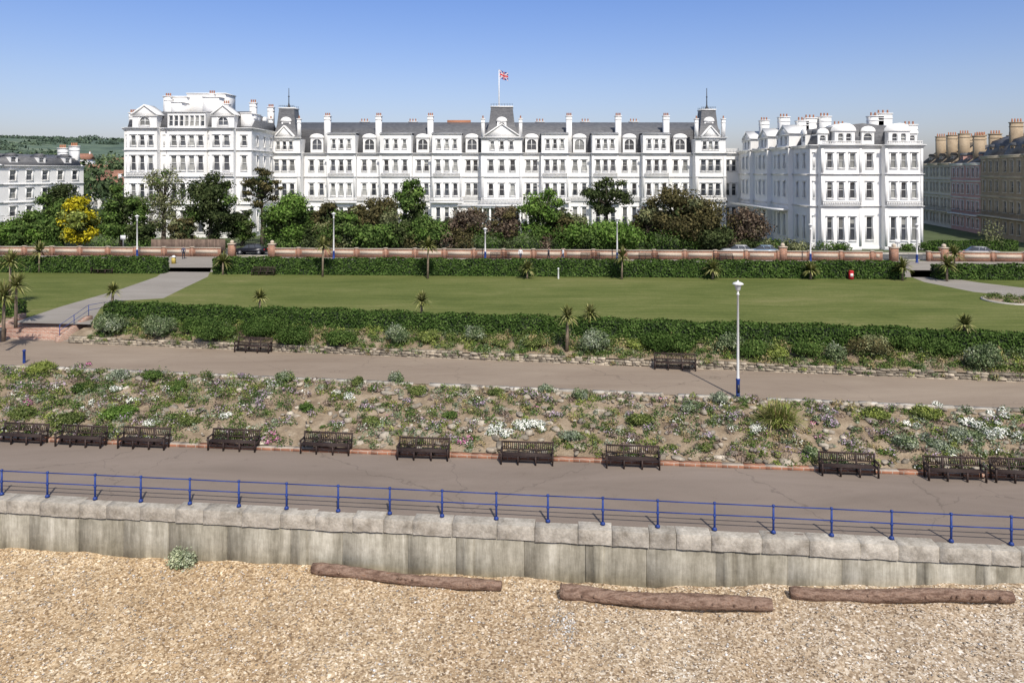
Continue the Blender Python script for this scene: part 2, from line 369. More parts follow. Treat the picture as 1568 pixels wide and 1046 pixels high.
STM=Matrix.Translation((-36.1,GY(-36.1),0))@Matrix.Rotation(ang,4,'Z')
mb=MB(); mb.M=STM
for k in range(6):
    mb.box(-2.75,2.75,-.45*(k+1),.15-.45*k+.3,1.2,2.5-.167*k-.01)
mb.build('brick_steps',['step'])
mb=MB(); mb.M=STM
for s_ in (-1,1):
    a,b=(2.78,3.15) if s_>0 else (-3.15,-2.78)
    mb.prism([(.3,1.2),(.3,2.8),(-.2,2.8),(-3.0,1.85),(-3.2,1.2)],a,b,'x')
mb.build('step_side_wall',['step'])
mb=MB(); mb.M=STM
for s_ in (2.95,):
    for y,z in ((.1,2.8),(-1.4,2.35),(-2.8,1.85)): mb.cyl((s_,y,z-.1),(s_,y,z+.85),.025,.025)
    for dz in (.45,.85): mb.cyl((s_,.1,2.8+dz),(s_,-2.8,1.85+dz),.018,.018); mb.cyl((s_,.1,2.8+dz),(s_,2,2.7+dz),.018,.018)
mb.build('step_handrail',['blue'])
# ------------------------------------------------------------ sea wall
mb=MB(); x=-60
while x<50:
    L=U(1.0,1.9); X=x+L/2; a=math.atan(-.1026)
    mb.M=Matrix.Translation((X,WY(X),0))@Matrix.Rotation(a,4,'Z')
    h=U(-.60,-.52); o=U(-.02,.015); n=5; gpz=U(.005,.011)
    fr=[(-L/2+gpz+(L-2*gpz)*k/n, -.04+o+U(-.01,.01), U(-.005,.005), h+U(-.02,.02)) for k in range(n+1)]
    top=U(-.006,.008); P=[]
    for (u,y,dz,hz) in fr: P+= [(u,y,hz),(u,y-.006+U(-.008,.008),hz*.5),(u,y,top+dz-.018),(u,y+.018,top+dz),(u,.62,top)]
    o0=mb.av(P)
    for k in range(n):
        for j in range(4): 
            q=o0+k*5+j; mb.f.append((q,q+5,q+6,q+1)); mb.m.append(0)
    mb.f.append(tuple(o0+j for j in range(5))); mb.m.append(0); mb.f.append(tuple(o0+n*5+4-j for j in range(5))); mb.m.append(0)
    x+=L
mb.M=None
o=mb.build('stone_coping',['coping'])
mb=MB(); x=-60
while x<50:
    L=U(1.9,2.8); X=x+L/2; mb.M=Matrix.Translation((X,WY(X),0))@Matrix.Rotation(math.atan(-.1026),4,'Z')
    o_=U(-.012,.012); mb.box(-L/2+.004,L/2-.004,.04+o_,.5,-3.2,-.49)
    if R()<.22: mb.box(-L/2+.3,-L/2+.7,.0+o_,.4,-3.2,-.64)
    x+=L
mb.M=None; mb.poly([(-60,WY(-60)+.3,-3.2),(50,WY(50)+.3,-3.2),(50,WY(50)+.3,-.1),(-60,WY(-60)+.3,-.1)])
w=mb.build('concrete_face',['conc'])
e=empty('sea_wall'); o.parent=e; w.parent=e
posts=[-70,3,73,146,216,291,366,439,518,597,677,760,839,923,1007,1094,1184,1273,1365,1456,1548,1645]
mb=MB(); P=[]
for px in posts:
    k=(px-CX)/F; X=k*28.95/(1+.1026*k); Y=WY(X)+.42; X=k*Y; P.append((X,WY(X)+.40))
for i,(X,Y) in enumerate(P):
    mb.cyl((X,Y,0),(X,Y,1.06),.045,.04,8); mb.lathe((X,Y,0),[(.0,.03),(.10,.03),(.09,.09),(.045,.14)],8)
    mb.lathe((X,Y,1.03),[(.04,0),(.065,.03),(.06,.08),(0,.11)],8); mb.lathe((X,Y,.58),[(.03,-.06),(.06,-.03),(.06,.03),(.03,.06)],8)
    if i:
        for z in (.62,1.06): mb.cyl((P[i-1][0],P[i-1][1],z),(X,Y,z+U(-.01,.01)),.024,.024,6)
mb.build('promenade_railing',['blue'],smooth=False)
mb=MB(); x=-60
while x<50:
    X=x+.5; mb.M=Matrix.Translation((X,AY(X)-.02,0))@Matrix.Rotation(math.atan(-.0952),4,'Z'); mb.box(-.497,.497,-.15,.15,-.05,.17+U(-.01,.01)); x+=1
mb.build('brick_edging',['brick'])
mb=MB(); x=-60
while x<50:
    L=.95; X=x+L/2; mb.M=Matrix.Translation((X,BY(X),0))@Matrix.Rotation(math.atan(-.1445),4,'Z'); 
    if R()<.9: mb.box(-L/2+.01,L/2-.01,-.16,.1,1.3,1.56+U(-.02,.02))
    x+=L
mb.build('promenade_kerb',['kerb'])
mb=MB()
def rw(x0,x1):
    for c in range(4):
        x=x0; z0=1.42+c*.135
        while x<x1:
            L=U(.18,.62); X=x+L/2; mb.M=Matrix.Translation((X,CY(X),0))@Matrix.Rotation(math.atan(-.1563),4,'Z')
            y=-.2+c*.02+U(-.05,.04); j=lambda: U(-.02,.02)
            if not(c==3 and R()<.25):
                mb.hexa([(-L/2+.01,y+j(),z0),(L/2-.01,y+j(),z0),(L/2-.01,.2,z0),(-L/2+.01,.2,z0),(-L/2+.015+j(),y+.03+j(),z0+.125+j()),(L/2-.015+j(),y+.03+j(),z0+.125+j()),(L/2-.01,.2,z0+.125),(-L/2+.01,.2,z0+.125)])
            x+=L
rw(-32.6,56); rw(-72,-39.4); mb.M=None
mb.build('rubble_retaining_wall',['rubble'])
# ------------------------------------------------------------ logs
def logobj(pa,pb,r,seed):
    rr=random.Random(seed); mb=MB(); a=Vector(pa);b=Vector(pb); n=38; k=12; d=(b-a).normalized(); s=d.orthogonal().normalized(); t=d.cross(s)
    rings=[]; ph=[rr.uniform(-.09,.09) for _ in range(k)]
    for i in range(n+1):
        f=i/n; p=a.lerp(b,f)+Vector((0,.04*math.sin(f*5+seed),.04*math.sin(f*7+seed)+rr.uniform(-.01,.01)))
        R0=r*(1+.07*math.sin(f*9+seed)+rr.uniform(-.05,.05))*(1-.12*f)
        if i in (0,n): R0*=.88
        pts=[p+(s*math.cos(q*6.2832/k)+t*math.sin(q*6.2832/k))*R0*(1+ph[q]+rr.uniform(-.06,.06)) for q in range(k)]
        rings.append(mb.av(pts))
    for i in range(n):
        for q in range(k):
            q2=(q+1)%k; mb.f.append((rings[i]+q,rings[i]+q2,rings[i+1]+q2,rings[i+1]+q)); mb.m.append(0)
    mb.f.append(tuple(rings[0]+k-1-q for q in range(k))); mb.m.append(0); mb.f.append(tuple(rings[n]+q for q in range(k))); mb.m.append(0)
    for _ in range(7):
        f=rr.random(); p=a.lerp(b,f); mb.cyl(p+Vector((0,-r*.7,.05)),p+Vector((0,-r*1.15,.12)),.055,.04,6)
    return mb.build('timber_log',['log'])
for (x0,y0,x1,y1,r,sd) in ((478,872,768,898,.21,1),(858,908,1183,928,.26,2),(1210,908,1553,914,.24,3)):
    z=beachz(wx(x0,28),27.5); z1=beachz(wx(x1,27),26.5)
    logobj(gp(x0,y0,z+r*.7),gp(x1,y1,z1+r*.7),r,sd)
# ------------------------------------------------------------ bench
def bench_mesh(L=2.55):
    mb=MB()
    for i in range(5): mb.box(-L/2,L/2,-.20+i*.09,-.20+i*.09+.065,.42,.45)
    mb.box(-L/2,L/2,.27,.32,.56,.61); mb.box(-L/2,L/2,.345,.395,.87,.94)
    n=26
    for i in range(n):
        x=-L/2+.06+(L-.12)*i/(n-1); mb.hexa([(x-.02,.275,.6),(x+.02,.275,.6),(x+.02,.295,.6),(x-.02,.295,.6),(x-.02,.35,.88),(x+.02,.35,.88),(x+.02,.37,.88),(x-.02,.37,.88)])
    for x in (-L/2+.04,-L/6,L/6,L/2-.04):
        mb.box(x-.035,x+.035,-.22,-.15,0,.42 if abs(x)<L/3 else .64); 
        mb.prism([(.2,0),(.27,0),(.31,.45),(.40,.92),(.33,.92),(.24,.45)],x-.034,x+.034,'x')
        mb.box(x-.03,x+.03,-.15,.23,.35,.415)
        if abs(x)>L/3: mb.box(x-.045,x+.045,-.26,.31,.64,.68)
    mb.box(-L/2+.04,L/2-.04,-.03,.02,.12,.17)
    return mb.build('park_bench',['wood'],data_only=True)
BM=bench_mesh()
for px,py in ((33,682),(123,686),(219,689),(357,692),(499,697),(648,706),(807,713),(969,719),(1300,731),(1463,738),(1566,741)):
    p=gp(px,py-3,0); inst('park_bench',BM,p,math.atan(-.0952)+U(-.02,.02))
BX=[]
for px in (388,1033):
    k=(px-CX)/F; X=k*47.4/(1+.1563*k); BX.append(X); inst('park_bench',BM,(X,CY(X)-.62,1.5),math.atan(-.156),1.02)
def nearbench(X,Y): return any(abs(X-b)<1.6 and Y<CY(X)+.1 for b in BX)
for px,py in ((157,419),(403,422),(1356,426),(1487,426)):
    p=gp(px,py,2.5); inst('park_bench',BM,p,-.05)
for px in (765,905,994,1107):
    X=wx(px,94); inst('park_bench',BM,(X,KY(X)-1.2,2.5),-.05)
# ------------------------------------------------------------ lamps
def lamp(px,Y,zb,h,k=1.0):
    mb=MB(); X=wx(px,Y); c=(X,Y,zb)
    mb.lathe(c,[(.15*k,0),(.15*k,.06),(.11*k,.12),(.105*k,.95),(.13*k,1.0),(.09*k,1.08)],12,1)
    mb.lathe(c,[(.09*k,1.05),(.075*k,1.3),(.055*k,h-.75),(.085*k,h-.73),(.085*k,h-.68),(.05*k,h-.64),(.05*k,h-.5)],12,0)
    mb.lathe(c,[(.06,h-.52),(.12,h-.46),(.14,h-.40)],12,0)
    mb.lathe(c,[(.13,h-.40),(.18,h-.26),(.20,h-.14)],14,2)
    mb.lathe(c,[(.30,h-.145),(.31,h-.12),(.24,h-.06),(.10,h-.01),(.05,h+.01),(.04,h+.06),(0,h+.09)],16,0)
    mb.lathe(c,[(0,h-.14),(.30,h-.145)],16,0)
    mb.box(X-.06,X+.06,Y-.13,Y-.10,zb+.3,zb+.75,3)
    return mb.build('street_lamp',['lampwhite','blue','lampglass','iron'],smooth=False)
lamp(1130,39.97,1.5,6.45)
for px,top in ((210,330),(511,326),(743,362),(945,334),(1241,343),(1404,343)):
    Y=KY(wx(px,95))-1.6; lamp(px,Y,2.5,max(4.2,wz(top,Y)-2.5),1.35)
# ------------------------------------------------------------ brick parade wall
mb=MB(); 
def bw(x0,x1,h=1.2):
    x=x0
    while x<x1-.5:
        L=min(4.0,x1-x); X=x+L/2; mb.M=Matrix.Translation((X,KY(X),2.45))@Matrix.Rotation(math.atan(-.055),4,'Z')
        mb.box(-L/2,L/2,-.12,.12,0,h,0); mb.box(-L/2-.01,L/2+.01,-.2,.2,h,h+.09,1)
        mb.box(-L/2+.5,L/2-.4,-.16,-.11,.5,.95,1)
        mb.box(-L/2-.2,-L/2+.2,-.24,.24,0,h+.1,0); mb.box(-L/2-.26,-L/2+.26,-.3,.3,h+.1,h+.19,1)
        x+=L
for a,b in ((-120,wx(345,99)),(wx(412,98),wx(1188,95)),(wx(1194,94),wx(1350,94)),(wx(1425,93),100)): bw(a,b)
for px in (346,410,1190,1352,1424):
    X=wx(px,96.5); mb.M=Matrix.Translation((X,KY(X),2.45)); mb.box(-.42,.42,-.42,.42,0,1.75,0); mb.box(-.5,.5,-.5,.5,1.75,1.88,1)
    mb.lathe((0,0,1.88),[(.2,0),(.28,.12),(.28,.28),(.15,.42),(0,.46)],10,1)
mb.M=None
mb.build('brick_parade_wall',['brick','panel'])
mb=MB(); X0=wx(232,103);X1=wx(345,103)
x=X0
while x<X1:
    mb.box(x,x+.17,102.9,102.93,2.5,4.5+U(-.03,.03)); x+=.18
mb.box(X0,X1,102.94,103.0,2.9,3.0); mb.box(X0,X1,102.94,103.0,4.0,4.1)
M['fence']=mnoise('fence_boards',[(.3,(.13,.09,.07)),(.7,(.22,.16,.12))],2,.9,island=.3); mb.build('timber_fence',['fence'])
# ------------------------------------------------------------ hedges
def hedge(name,fY,x0,x1,w,h,z,dens,size,mat='l_hedge',und=.06):
    mb=MB(); n=max(2,int((x1-x0)/1.5))
    def top(x): return h+und*np.sin(x*1.3)+und*.6*np.sin(x*3.7)+und*.7*np.sin(x*.37)
    for i in range(n):
        a=x0+(x1-x0)*i/n; b=x0+(x1-x0)*(i+1)/n
        ya,yb=fY(a),fY(b); ia=.1
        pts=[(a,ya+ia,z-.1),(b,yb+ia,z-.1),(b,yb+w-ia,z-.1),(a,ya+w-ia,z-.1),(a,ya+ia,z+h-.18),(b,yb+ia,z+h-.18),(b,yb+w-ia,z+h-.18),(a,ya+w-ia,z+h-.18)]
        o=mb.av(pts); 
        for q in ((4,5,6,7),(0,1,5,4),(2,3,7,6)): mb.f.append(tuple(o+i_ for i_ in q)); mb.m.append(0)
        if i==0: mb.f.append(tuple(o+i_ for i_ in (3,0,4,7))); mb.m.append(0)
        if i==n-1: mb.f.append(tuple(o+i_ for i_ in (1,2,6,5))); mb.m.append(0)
    L=x1-x0
    for (nn,kind) in ((L*h*dens,'f'),(L*w*dens,'t'),(L*h*dens*.4,'b'),(w*h*dens,'l'),(w*h*dens,'r')):
        nn=int(nn); x=RNG.uniform(x0,x1,nn); tz=top(x); j=RNG.normal(size=nn)*.045
        if kind in 'fb': zz=RNG.random(nn)*tz; yy=fY(x)+(0 if kind=='f' else w)+j+.05*np.sin(x*2.1)*np.sin(zz*3); d=np.tile([0,-1. if kind=='f' else 1.,.55],(nn,1))
        elif kind=='t': zz=tz+j; yy=fY(x)+RNG.random(nn)*w; d=np.tile([0,0,1.],(nn,1))
        else:
            x=np.full(nn,x0 if kind=='l' else x1)+j; zz=RNG.random(nn)*h; yy=fY(x)+RNG.random(nn)*w; d=np.tile([-1. if kind=='l' else 1.,0,.3],(nn,1))
        mb.lq(np.stack([x,yy,zz+z],1),d,size,1,1.0,.7)
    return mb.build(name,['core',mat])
hedge('clipped_hedge',lambda X:51.1-.1624*X,-32.0,58,1.5,1.18,2.45,170,.075)
hedge('clipped_hedge',lambda X:51.1-.1624*X,-75,-39.9,1.5,1.18,2.45,130,.08)
hedge('clipped_hedge',EY,wx(322,81),wx(1383,78),1.5,1.75,2.5,80,.115)
hedge('clipped_hedge',EY,-100,wx(250,82),1.5,1.75,2.5,80,.115)
hedge('clipped_hedge',EY,wx(1441,77),95,1.5,1.5,2.5,80,.115)
hedge('clipped_hedge',lambda X:105.6,wx(1428,106),wx(1556,106),1.5,1.4,2.5,60,.13)
# ------------------------------------------------------------ trees
def tree(name,px,top,wpx,Y,mat,seed,low=.12,ncl=26,nl=420,size=.2,cr=(.26,.42),squash=1.0,sparse=False):
    rr=random.Random(seed); mb=MB(); X=wx(px,Y); zt=wz(top,Y); r=wpx/2*Y/F; h=zt-2.5
    zc0=2.5+h*low; zc=(zc0+zt)/2; rz=(zt-zc0)/2
    tr=.10+.018*h; tip=(X+rr.uniform(-.3,.3),Y+rr.uniform(-.3,.3),2.5+h*.62)
    mid=(X+rr.uniform(-.2,.2),Y,2.5+h*.25)
    mb.cyl((X,Y,2.3),mid,tr*1.3,tr,8,0); mb.cyl(mid,tip,tr,tr*.45,8,0)
    for i in range(ncl):
        for _ in range(30):
            a,b,c=[rr.uniform(-1,1) for _ in range(3)]
            q=math.sqrt(a*a+b*b+c*c)
            if .35<q<1 or (i<4 and q<1): break
        wgt=1.0 if c<.2 else (1-.25*(c-.2))
        cl=rr.uniform(*cr)*rr.choice([.7,1,1.1])
        p=(X+a*r*(1-cl*.6)*wgt,Y+b*r*.9*(1-cl*.7)*wgt,zc+c*rz*(1-cl*.45))
        rad=(cl*r,cl*r,cl*r*.72*squash)
        f=min(1,max(0,(p[2]-mid[2])/(tip[2]-mid[2]+.01)))*.8
        s0=Vector(mid).lerp(Vector(tip),f)
        mb.cyl(s0,p,tr*.35,.03,5,0)
        if sparse:
            for _ in range(7):
                e=Vector(p)+Vector((rr.uniform(-1,1),rr.uniform(-1,1),rr.uniform(-.2,1)))*cl*r*.9; mb.cyl(p,e,.035,.01,4,0)
        n=nl*(cl*r/1.6)**1.6
        n=max(120,min(900,n))
        if sparse: n*=.42
        mm=1 if rr.random()<.8 else 3
        mb.leaves(p,rad,n,size,mm,shell=.45,lump=.35)
        mb.leaves(p,tuple(x*1.3 for x in rad),n*.14,size,mm,shell=.2)
    if not sparse:
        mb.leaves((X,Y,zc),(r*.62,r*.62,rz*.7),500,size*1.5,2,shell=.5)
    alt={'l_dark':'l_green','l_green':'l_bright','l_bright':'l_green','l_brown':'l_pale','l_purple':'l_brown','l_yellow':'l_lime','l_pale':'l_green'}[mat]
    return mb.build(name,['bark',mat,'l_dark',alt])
T=[('tree',95,280,80,112,'l_dark',1),('tree',60,322,80,108,'l_green',2),('golden_tree',121,298,66,107,'l_yellow',3),
('tree',186,275,78,110,'l_green',4),('bare_tree',250,249,84,113,'l_pale',5),('holm_oak_tree',322,262,92,110,'l_dark',6),
('pine_tree',402,248,62,115,'l_brown',7),('tree',440,290,92,108,'l_bright',8),('tree',505,305,60,111,'l_brown',9),
('tree',532,322,66,107,'l_green',10),('tree',585,300,80,110,'l_brown',11),('tree',632,264,66,113,'l_green',12),
('tree',658,332,70,107,'l_green',13),('copper_tree',718,318,74,109,'l_purple',14),('copper_tree',772,312,64,110,'l_purple',15),
('tree',833,288,82,109,'l_pale',16),('tree',868,310,66,110,'l_brown',17),('pine_tree',930,265,86,114,'l_dark',18),
('tree',930,340,124,106.5,'l_bright',19),('holm_oak_tree',1042,286,128,109,'l_brown',20),('copper_tree',1142,317,82,109,'l_purple',21),
('tree',1090,345,70,106.5,'l_dark',22),('tree',690,335,50,112,'l_dark',23),('tree',478,318,60,112,'l_dark',24),('tree',572,345,70,106.5,'l_green',25),
('tree',990,318,60,112,'l_purple',26),('tree',370,318,50,113,'l_dark',27),('tree',20,340,70,106,'l_green',28),('tree',280,330,50,108,'l_brown',29),('tree',610,335,60,108,'l_dark',30),('tree',548,312,50,113,'l_brown',31),('tree',215,335,50,108,'l_dark',32)]
for nm,px,tp,w_,Y,mt,sd in T:
    if 'bare' in nm: tree(nm,px,tp,w_,Y,mt,sd,sparse=True,ncl=38,size=.16)
    elif 'copper' in nm: tree(nm,px,tp,w_,Y,mt,sd,sparse=True,ncl=46,size=.19)
    elif 'pine' in nm: tree(nm,px,tp,w_,Y,mt,sd,low=.38,ncl=22,cr=(.22,.36),squash=.7,size=.17)
    elif px==833: tree(nm,px,tp,w_,Y,'l_bright',sd,ncl=30,nl=300)
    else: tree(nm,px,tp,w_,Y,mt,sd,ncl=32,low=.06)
mb=MB(); x=415
while x<1215:
    w_=U(22,44); Y=U(105.6,107.5); r=w_/2*Y/F; hh=U(1.6,3.8) if x<1120 else U(.9,1.8); m=random.choice([0,1,1,2,3,3,4,5]); X=wx(x,Y)
    mb.leaves((X,Y,2.5+hh*.4),(r,r*.8,hh*.75),620,.15,m,shell=.4,lump=.3,cut=-.6); x+=w_*.55
for px,hh,w_,m in ((1268,1.3,46,1),(1290,1,30,3),(1225,1.2,40,2),(1420,1.2,30,3),(1390,1,26,1),(30,2.2,60,1),(75,1.8,50,3),(20,3,50,1),(160,2.2,50,1),(215,1.5,50,3),(290,1.5,50,0),(340,1.6,40,3),(1520,4.2,38,2)):
    Y=106.3; r=w_/2*Y/F; mb.leaves((wx(px,Y),Y,2.5+hh*.4),(r,r*.8,hh*.75),600,.15,m,shell=.4,lump=.3,cut=-.6)
mb.build('garden_shrubs',['l_dark','l_green','l_pale','l_hedge','l_brown','l_purple'])
# ------------------------------------------------------------ cordylines
def cordyline(px,top,base,z,spread=1.0):
    p=gp(px,base,z); h=(base-top)*p.y/F; mb=MB(); R0=min(1.0*spread,h*.6)
    th=max(.25,h-R0*.75); w=.013*p.y/40+.028
    mb.cyl((p.x,p.y,z-.1),(p.x+.05,p.y,z+th),.13,.08,7,0)
    hd=Vector((p.x+.05,p.y,z+th)); n=110
    for i in range(n):
        az=R()*6.283; el=U(-.5,1.45); L=R0*U(.8,1.15); d=Vector((math.cos(az)*math.cos(el),math.sin(az)*math.cos(el),math.sin(el)))
        side=d.cross(Vector((0,0,1))).normalized()*w
        a=hd; b=hd+d*L*.55; c=hd+d*L+Vector((0,0,-.22*L*math.cos(el)))
        mb.poly([a-side,a+side,b+side*1.3,b-side*1.3],1); mb.poly([b-side*1.3,b+side*1.3,c],1)
    return mb.build('cordyline_palm',['pole','cord'])
for a in ((494,364,424),(655,364,427),(807,400,427),(952,380,428),(1091,398,428),(1241,402,428),(60,372,418),(341,388,421),(1382,396,430),(1461,376,428),(1450,392,431)):
    cordyline(a[0],a[1],a[2],2.5,1.3)
for a in ((172,434,466),(397,443,480),(645,448,492)): cordyline(*a,2.5,.9)
for a in ((868,470,535),(903,466,520),(1476,482,540)): cordyline(*a,2.2,.9)
for a in ((15,384,470),(24,418,500),(5,432,520)): cordyline(*a,2.4,1.3)
# ------------------------------------------------------------ border shrubs
def slopez(X,Y):
    t=min(1,max(0,(Y-AY(X))/(BY(X)-AY(X)))); return .1+1.38*t**.9
def bedz(X,Y):
    t=min(1,max(0,(Y-CY(X))/(GY(X)-CY(X)))); return 1.9+.52*t
def onto(px,py,fz):
    z=1.0
    for _ in range(30):
        Y=F*(H-z)/(py-HY); X=wx(px,Y); z=.5*z+.5*fz(X,Y)
    return X,Y,z
def mound(mb,X,Y,z,r,h,n,size,m,lump=.3):
    mb.leaves((X,Y,z+h*.25),(r,r*.85,h*.78),n,size,m,shell=.3,lump=lump,cut=-.45,jit=1,asp=.65)
def shrub(mb,X,Y,z,r,h,size,m,m2=None,dens=1):
    mb.leaves((X,Y,z+h*.3),(r*.75,r*.7,h*.5),500*r,size*1.3,m,shell=.5,cut=-.5)
    k=7+int(5*r)
    for i in range(k):
        a=R()*6.28; q=r*.62*R()**.5; hh=h*U(.55,.95)*(1-.35*(q/r)**2)
        rr=r*U(.32,.5)
        mb.leaves((X+q*math.cos(a),Y+q*math.sin(a)*.85,z+hh*.62),(rr,rr,hh*.42),(420*rr*rr/.09*.35+60)*dens,size,m if (m2 is None or R()<.75) else m2,shell=.3,lump=.3,cut=-.6,jit=1,asp=.65)
for px,cy,w_,h_,mt in ((172,490,60,48,'l_sage'),(240,496,60,46,'l_sage'),(330,500,70,46,'l_green'),(452,508,66,46,'l_hedge'),(610,508,52,40,'l_sage'),(729,506,44,34,'l_sage'),(910,518,60,50,'l_sage'),(1117,520,48,42,'l_sage'),(1150,530,60,34,'l_green'),
    (1505,541,60,56,'l_sage'),(1330,525,70,48,'l_pale'),(1232,530,60,34,'l_green'),(1278,536,36,36,'l_sage'),(1385,520,50,36,'l_green'),(1440,530,60,34,'l_green'),(980,530,50,24,'l_lime'),(520,512,60,34,'l_green'),(820,520,50,28,'l_mix'),(1190,536,40,28,'l_lime'),(300,494,60,30,'l_hedge'),(660,512,46,26,'l_lime'),(760,518,46,24,'l_mix')):
    X,Y,z=onto(px,cy+h_*.45,bedz); r=w_/2*Y/F; h=h_*Y/F*.85
    if any(abs(X-b)<1.9 for b in BX): Y+=.9
    mb=MB(); alt={'l_sage':'l_grey','l_green':'l_hedge','l_hedge':'l_green','l_pale':'l_brown','l_bright':'l_green','l_lime':'l_mix','l_mix':'l_straw'}[mt]
    shrub(mb,X,Y,z-.05,r,h,.05,0,1); mb.build('rounded_shrub',[mt,alt])
mb=MB()
for b in BX: shrub(mb,b,CY(b)+1.6,2.1,1.9,1.5,.055,3,0)
for i in range(1100):
    X=U(-32,48); t=U(.05,.98); Y=CY(X)*(1-t)+GY(X)*t; r=U(.2,.6); h=U(.25,.85)*(1 if t>.4 else .6)
    if nearbench(X,Y-.5): continue
    mound(mb,X,Y,bedz(X,Y)-.05,r,h,150,.05,random.choice([0,0,0,1,2,2,2,3,4,5,5]))
for i in range(110):
    X=U(-75,-40); t=U(.1,.9); Y=CY(X)*(1-t)+GY(X)*t; mound(mb,X,Y,bedz(X,Y),U(.3,.6),U(.4,.9),170,.06,random.choice([0,1,3]))
for i in range(90):
    X=U(-31,46); Y=CY(X)-U(.05,.25)
    if nearbench(X,Y): continue
    mound(mb,X,Y,1.55+U(0,.35),U(.15,.4),U(.15,.35),80,.045,random.choice([0,1,2,4,5,5]))
mb.build('border_plants',['l_green','l_lime','l_mix','l_hedge','l_straw','l_sage'])
X,Y=gp(1548,461,2.5).xy
mb=MB(); mb.lathe((X,Y,2.5),[(2.3,0.01),(2.3,.12),(2.1,.14),(2.1,.05)],28,0); mb.lathe((X,Y,2.5),[(2.1,.05),(1.2,.2),(0.01,.3)],24,1)
for i in range(40):
    a=R()*6.28; q=2*R()**.5; mound(mb,X+q*math.cos(a),Y+q*math.sin(a),2.6,.3,.35,120,.05,random.choice([2,2,3]))
mb.build('round_flower_bed',['kerb','soil','l_mix','l_green'])
# ------------------------------------------------------------ rockery
mb=MB(); 
for i in range(2500):
    X=U(-34,32); t=U(.02,.97); Y=AY(X)*(1-t)+BY(X)*t; z=slopez(X,Y)
    dens=math.sin(X*.55+2)*math.sin(Y*.9+X*.2)
    left=X<-13
    if R()<(.05 if left else .34)+.35*dens: continue
    r=U(.12,.42)*(.8+.5*R()); h=U(.12,.42); m=random.choice([0,0,0,1,2,2,3,5,5,6,6,4])
    if left: m=random.choice([0,0,0,1,2,2,2,3,5,6]); h*=1.35; r*=1.25
    if X>20: m=random.choice([0,0,1,3,3,2,5,6])
    mound(mb,X,Y,z,r,h,int(40+210*r),.046,m)
    q=R()
    if q<.17:
        fm=random.choice([7,7,7,8]) if q<.16 else 9
        mb.leaves((X,Y,z+h*.4),(r*.95,r*.85,h*.72),(20+110*r)*U(.4,1.2),.034,fm,shell=.1,cut=.05,jit=.5,asp=.9)
mb.build('rockery_plants',['l_mix','l_lime','l_green','l_grey','l_straw','l_sage','l_heath','f_purple','f_white','f_pink'])
mb=MB()
def flowers(px,py,w_,h_,m,dens=1.0,fol=3):
    X,Y,z=onto(px,py,slopez); r=w_/2*Y/F; rd=h_*Y/F*.9
    k=max(2,int(w_/10)*max(1,int(h_/11)))
    for i in range(k):
        xx=X+U(-1,1)*r*.85; yy=Y+U(-1,1)*rd; rr=U(.15,.33)
        zz=slopez(xx,yy); hh=.14+.55*rr
        mound(mb,xx,yy,zz,rr*1.1,hh*1.02,260*rr*2,.045,fol)
        mb.leaves((xx,yy,zz+hh*.38),(rr*1.15,rr*1.05,hh*.82),340*rr*1.6*dens,.036,m,shell=.25,cut=-.1,jit=.7,asp=.9)
for px,py,w_,h_ in ((142,625,36,18),(205,615,28,16),(178,595,24,12),(525,608,42,18),(790,658,96,22),(1163,660,36,15),(1512,662,92,26),(232,655,28,10),(1395,655,26,12),(1535,640,44,16),(350,640,18,10),(1440,622,20,8)):
    flowers(px,py,w_,h_,0,1.35)
for px,py,w_,h_ in ((362,585,60,18),(408,612,34,22),(70,592,26,14),(110,576,24,12),(818,612,60,20),(850,636,26,18),(1112,637,40,28),(1265,643,46,36),(690,676,26,14),(340,605,30,18),(385,632,26,12),(440,606,24,16),(660,655,26,14),(960,640,26,14),(925,608,24,12),(1300,680,24,10),(20,600,26,16),(610,622,30,14),(515,650,22,12),(1000,655,28,12),(740,625,28,12),(300,630,24,10),(560,630,20,12),(1080,672,20,12),(1350,668,24,12)):
    flowers(px,py,w_,h_,1,.6)
for px,py,w_,h_ in ((425,672,30,14),(122,563,26,10),(708,677,20,8),(45,618,14,8)):
    flowers(px,py,w_,h_,2,.7)
mb.build('rockery_flowers',['f_white','f_purple','f_pink','l_sage'])
for px,py,w_,h_,mt in ((180,583,44,26,'l_grey'),(1101,618,34,26,'l_grey'),(890,612,30,24,'l_grey'),(836,600,26,18,'l_grey'),(1058,634,38,32,'l_sage'),(1385,684,50,26,'l_grey'),(1440,688,60,18,'l_grey'),(1475,672,60,22,'l_grey'),(437,585,34,24,'l_sage'),(232,582,40,22,'l_green'),(60,572,50,28,'l_lime'),(606,585,30,24,'l_sage'),(548,590,26,20,'l_mix'),(980,650,50,26,'l_mix'),(1340,640,50,24,'l_lime'),(180,640,60,26,'l_bright'),(100,650,60,24,'l_mix'),(875,672,44,20,'l_grey'),(640,604,36,20,'l_mix'),(1420,640,56,26,'l_lime'),(1080,690,30,18,'l_mix'),(1242,700,30,24,'l_sage'),(35,640,50,26,'l_mix'),(270,600,44,26,'l_green'),(290,650,40,20,'l_mix'),(130,600,44,24,'l_green'),(570,650,36,20,'l_mix'),(470,630,30,18,'l_green'),(760,605,30,16,'l_mix'),(690,640,30,16,'l_green')):
    X,Y,z=onto(px,py,slopez); r=w_/2*Y/F; h=h_*Y/F*.85; mb=MB(); alt={'l_sage':'l_grey','l_grey':'l_sage'}.get(mt,'l_mix'); shrub(mb,X,Y,z-.04,r,h,.042,0,1); mb.build('rockery_shrub',[mt,alt])
X,Y,z=onto(1193,652,slopez); mb=MB()
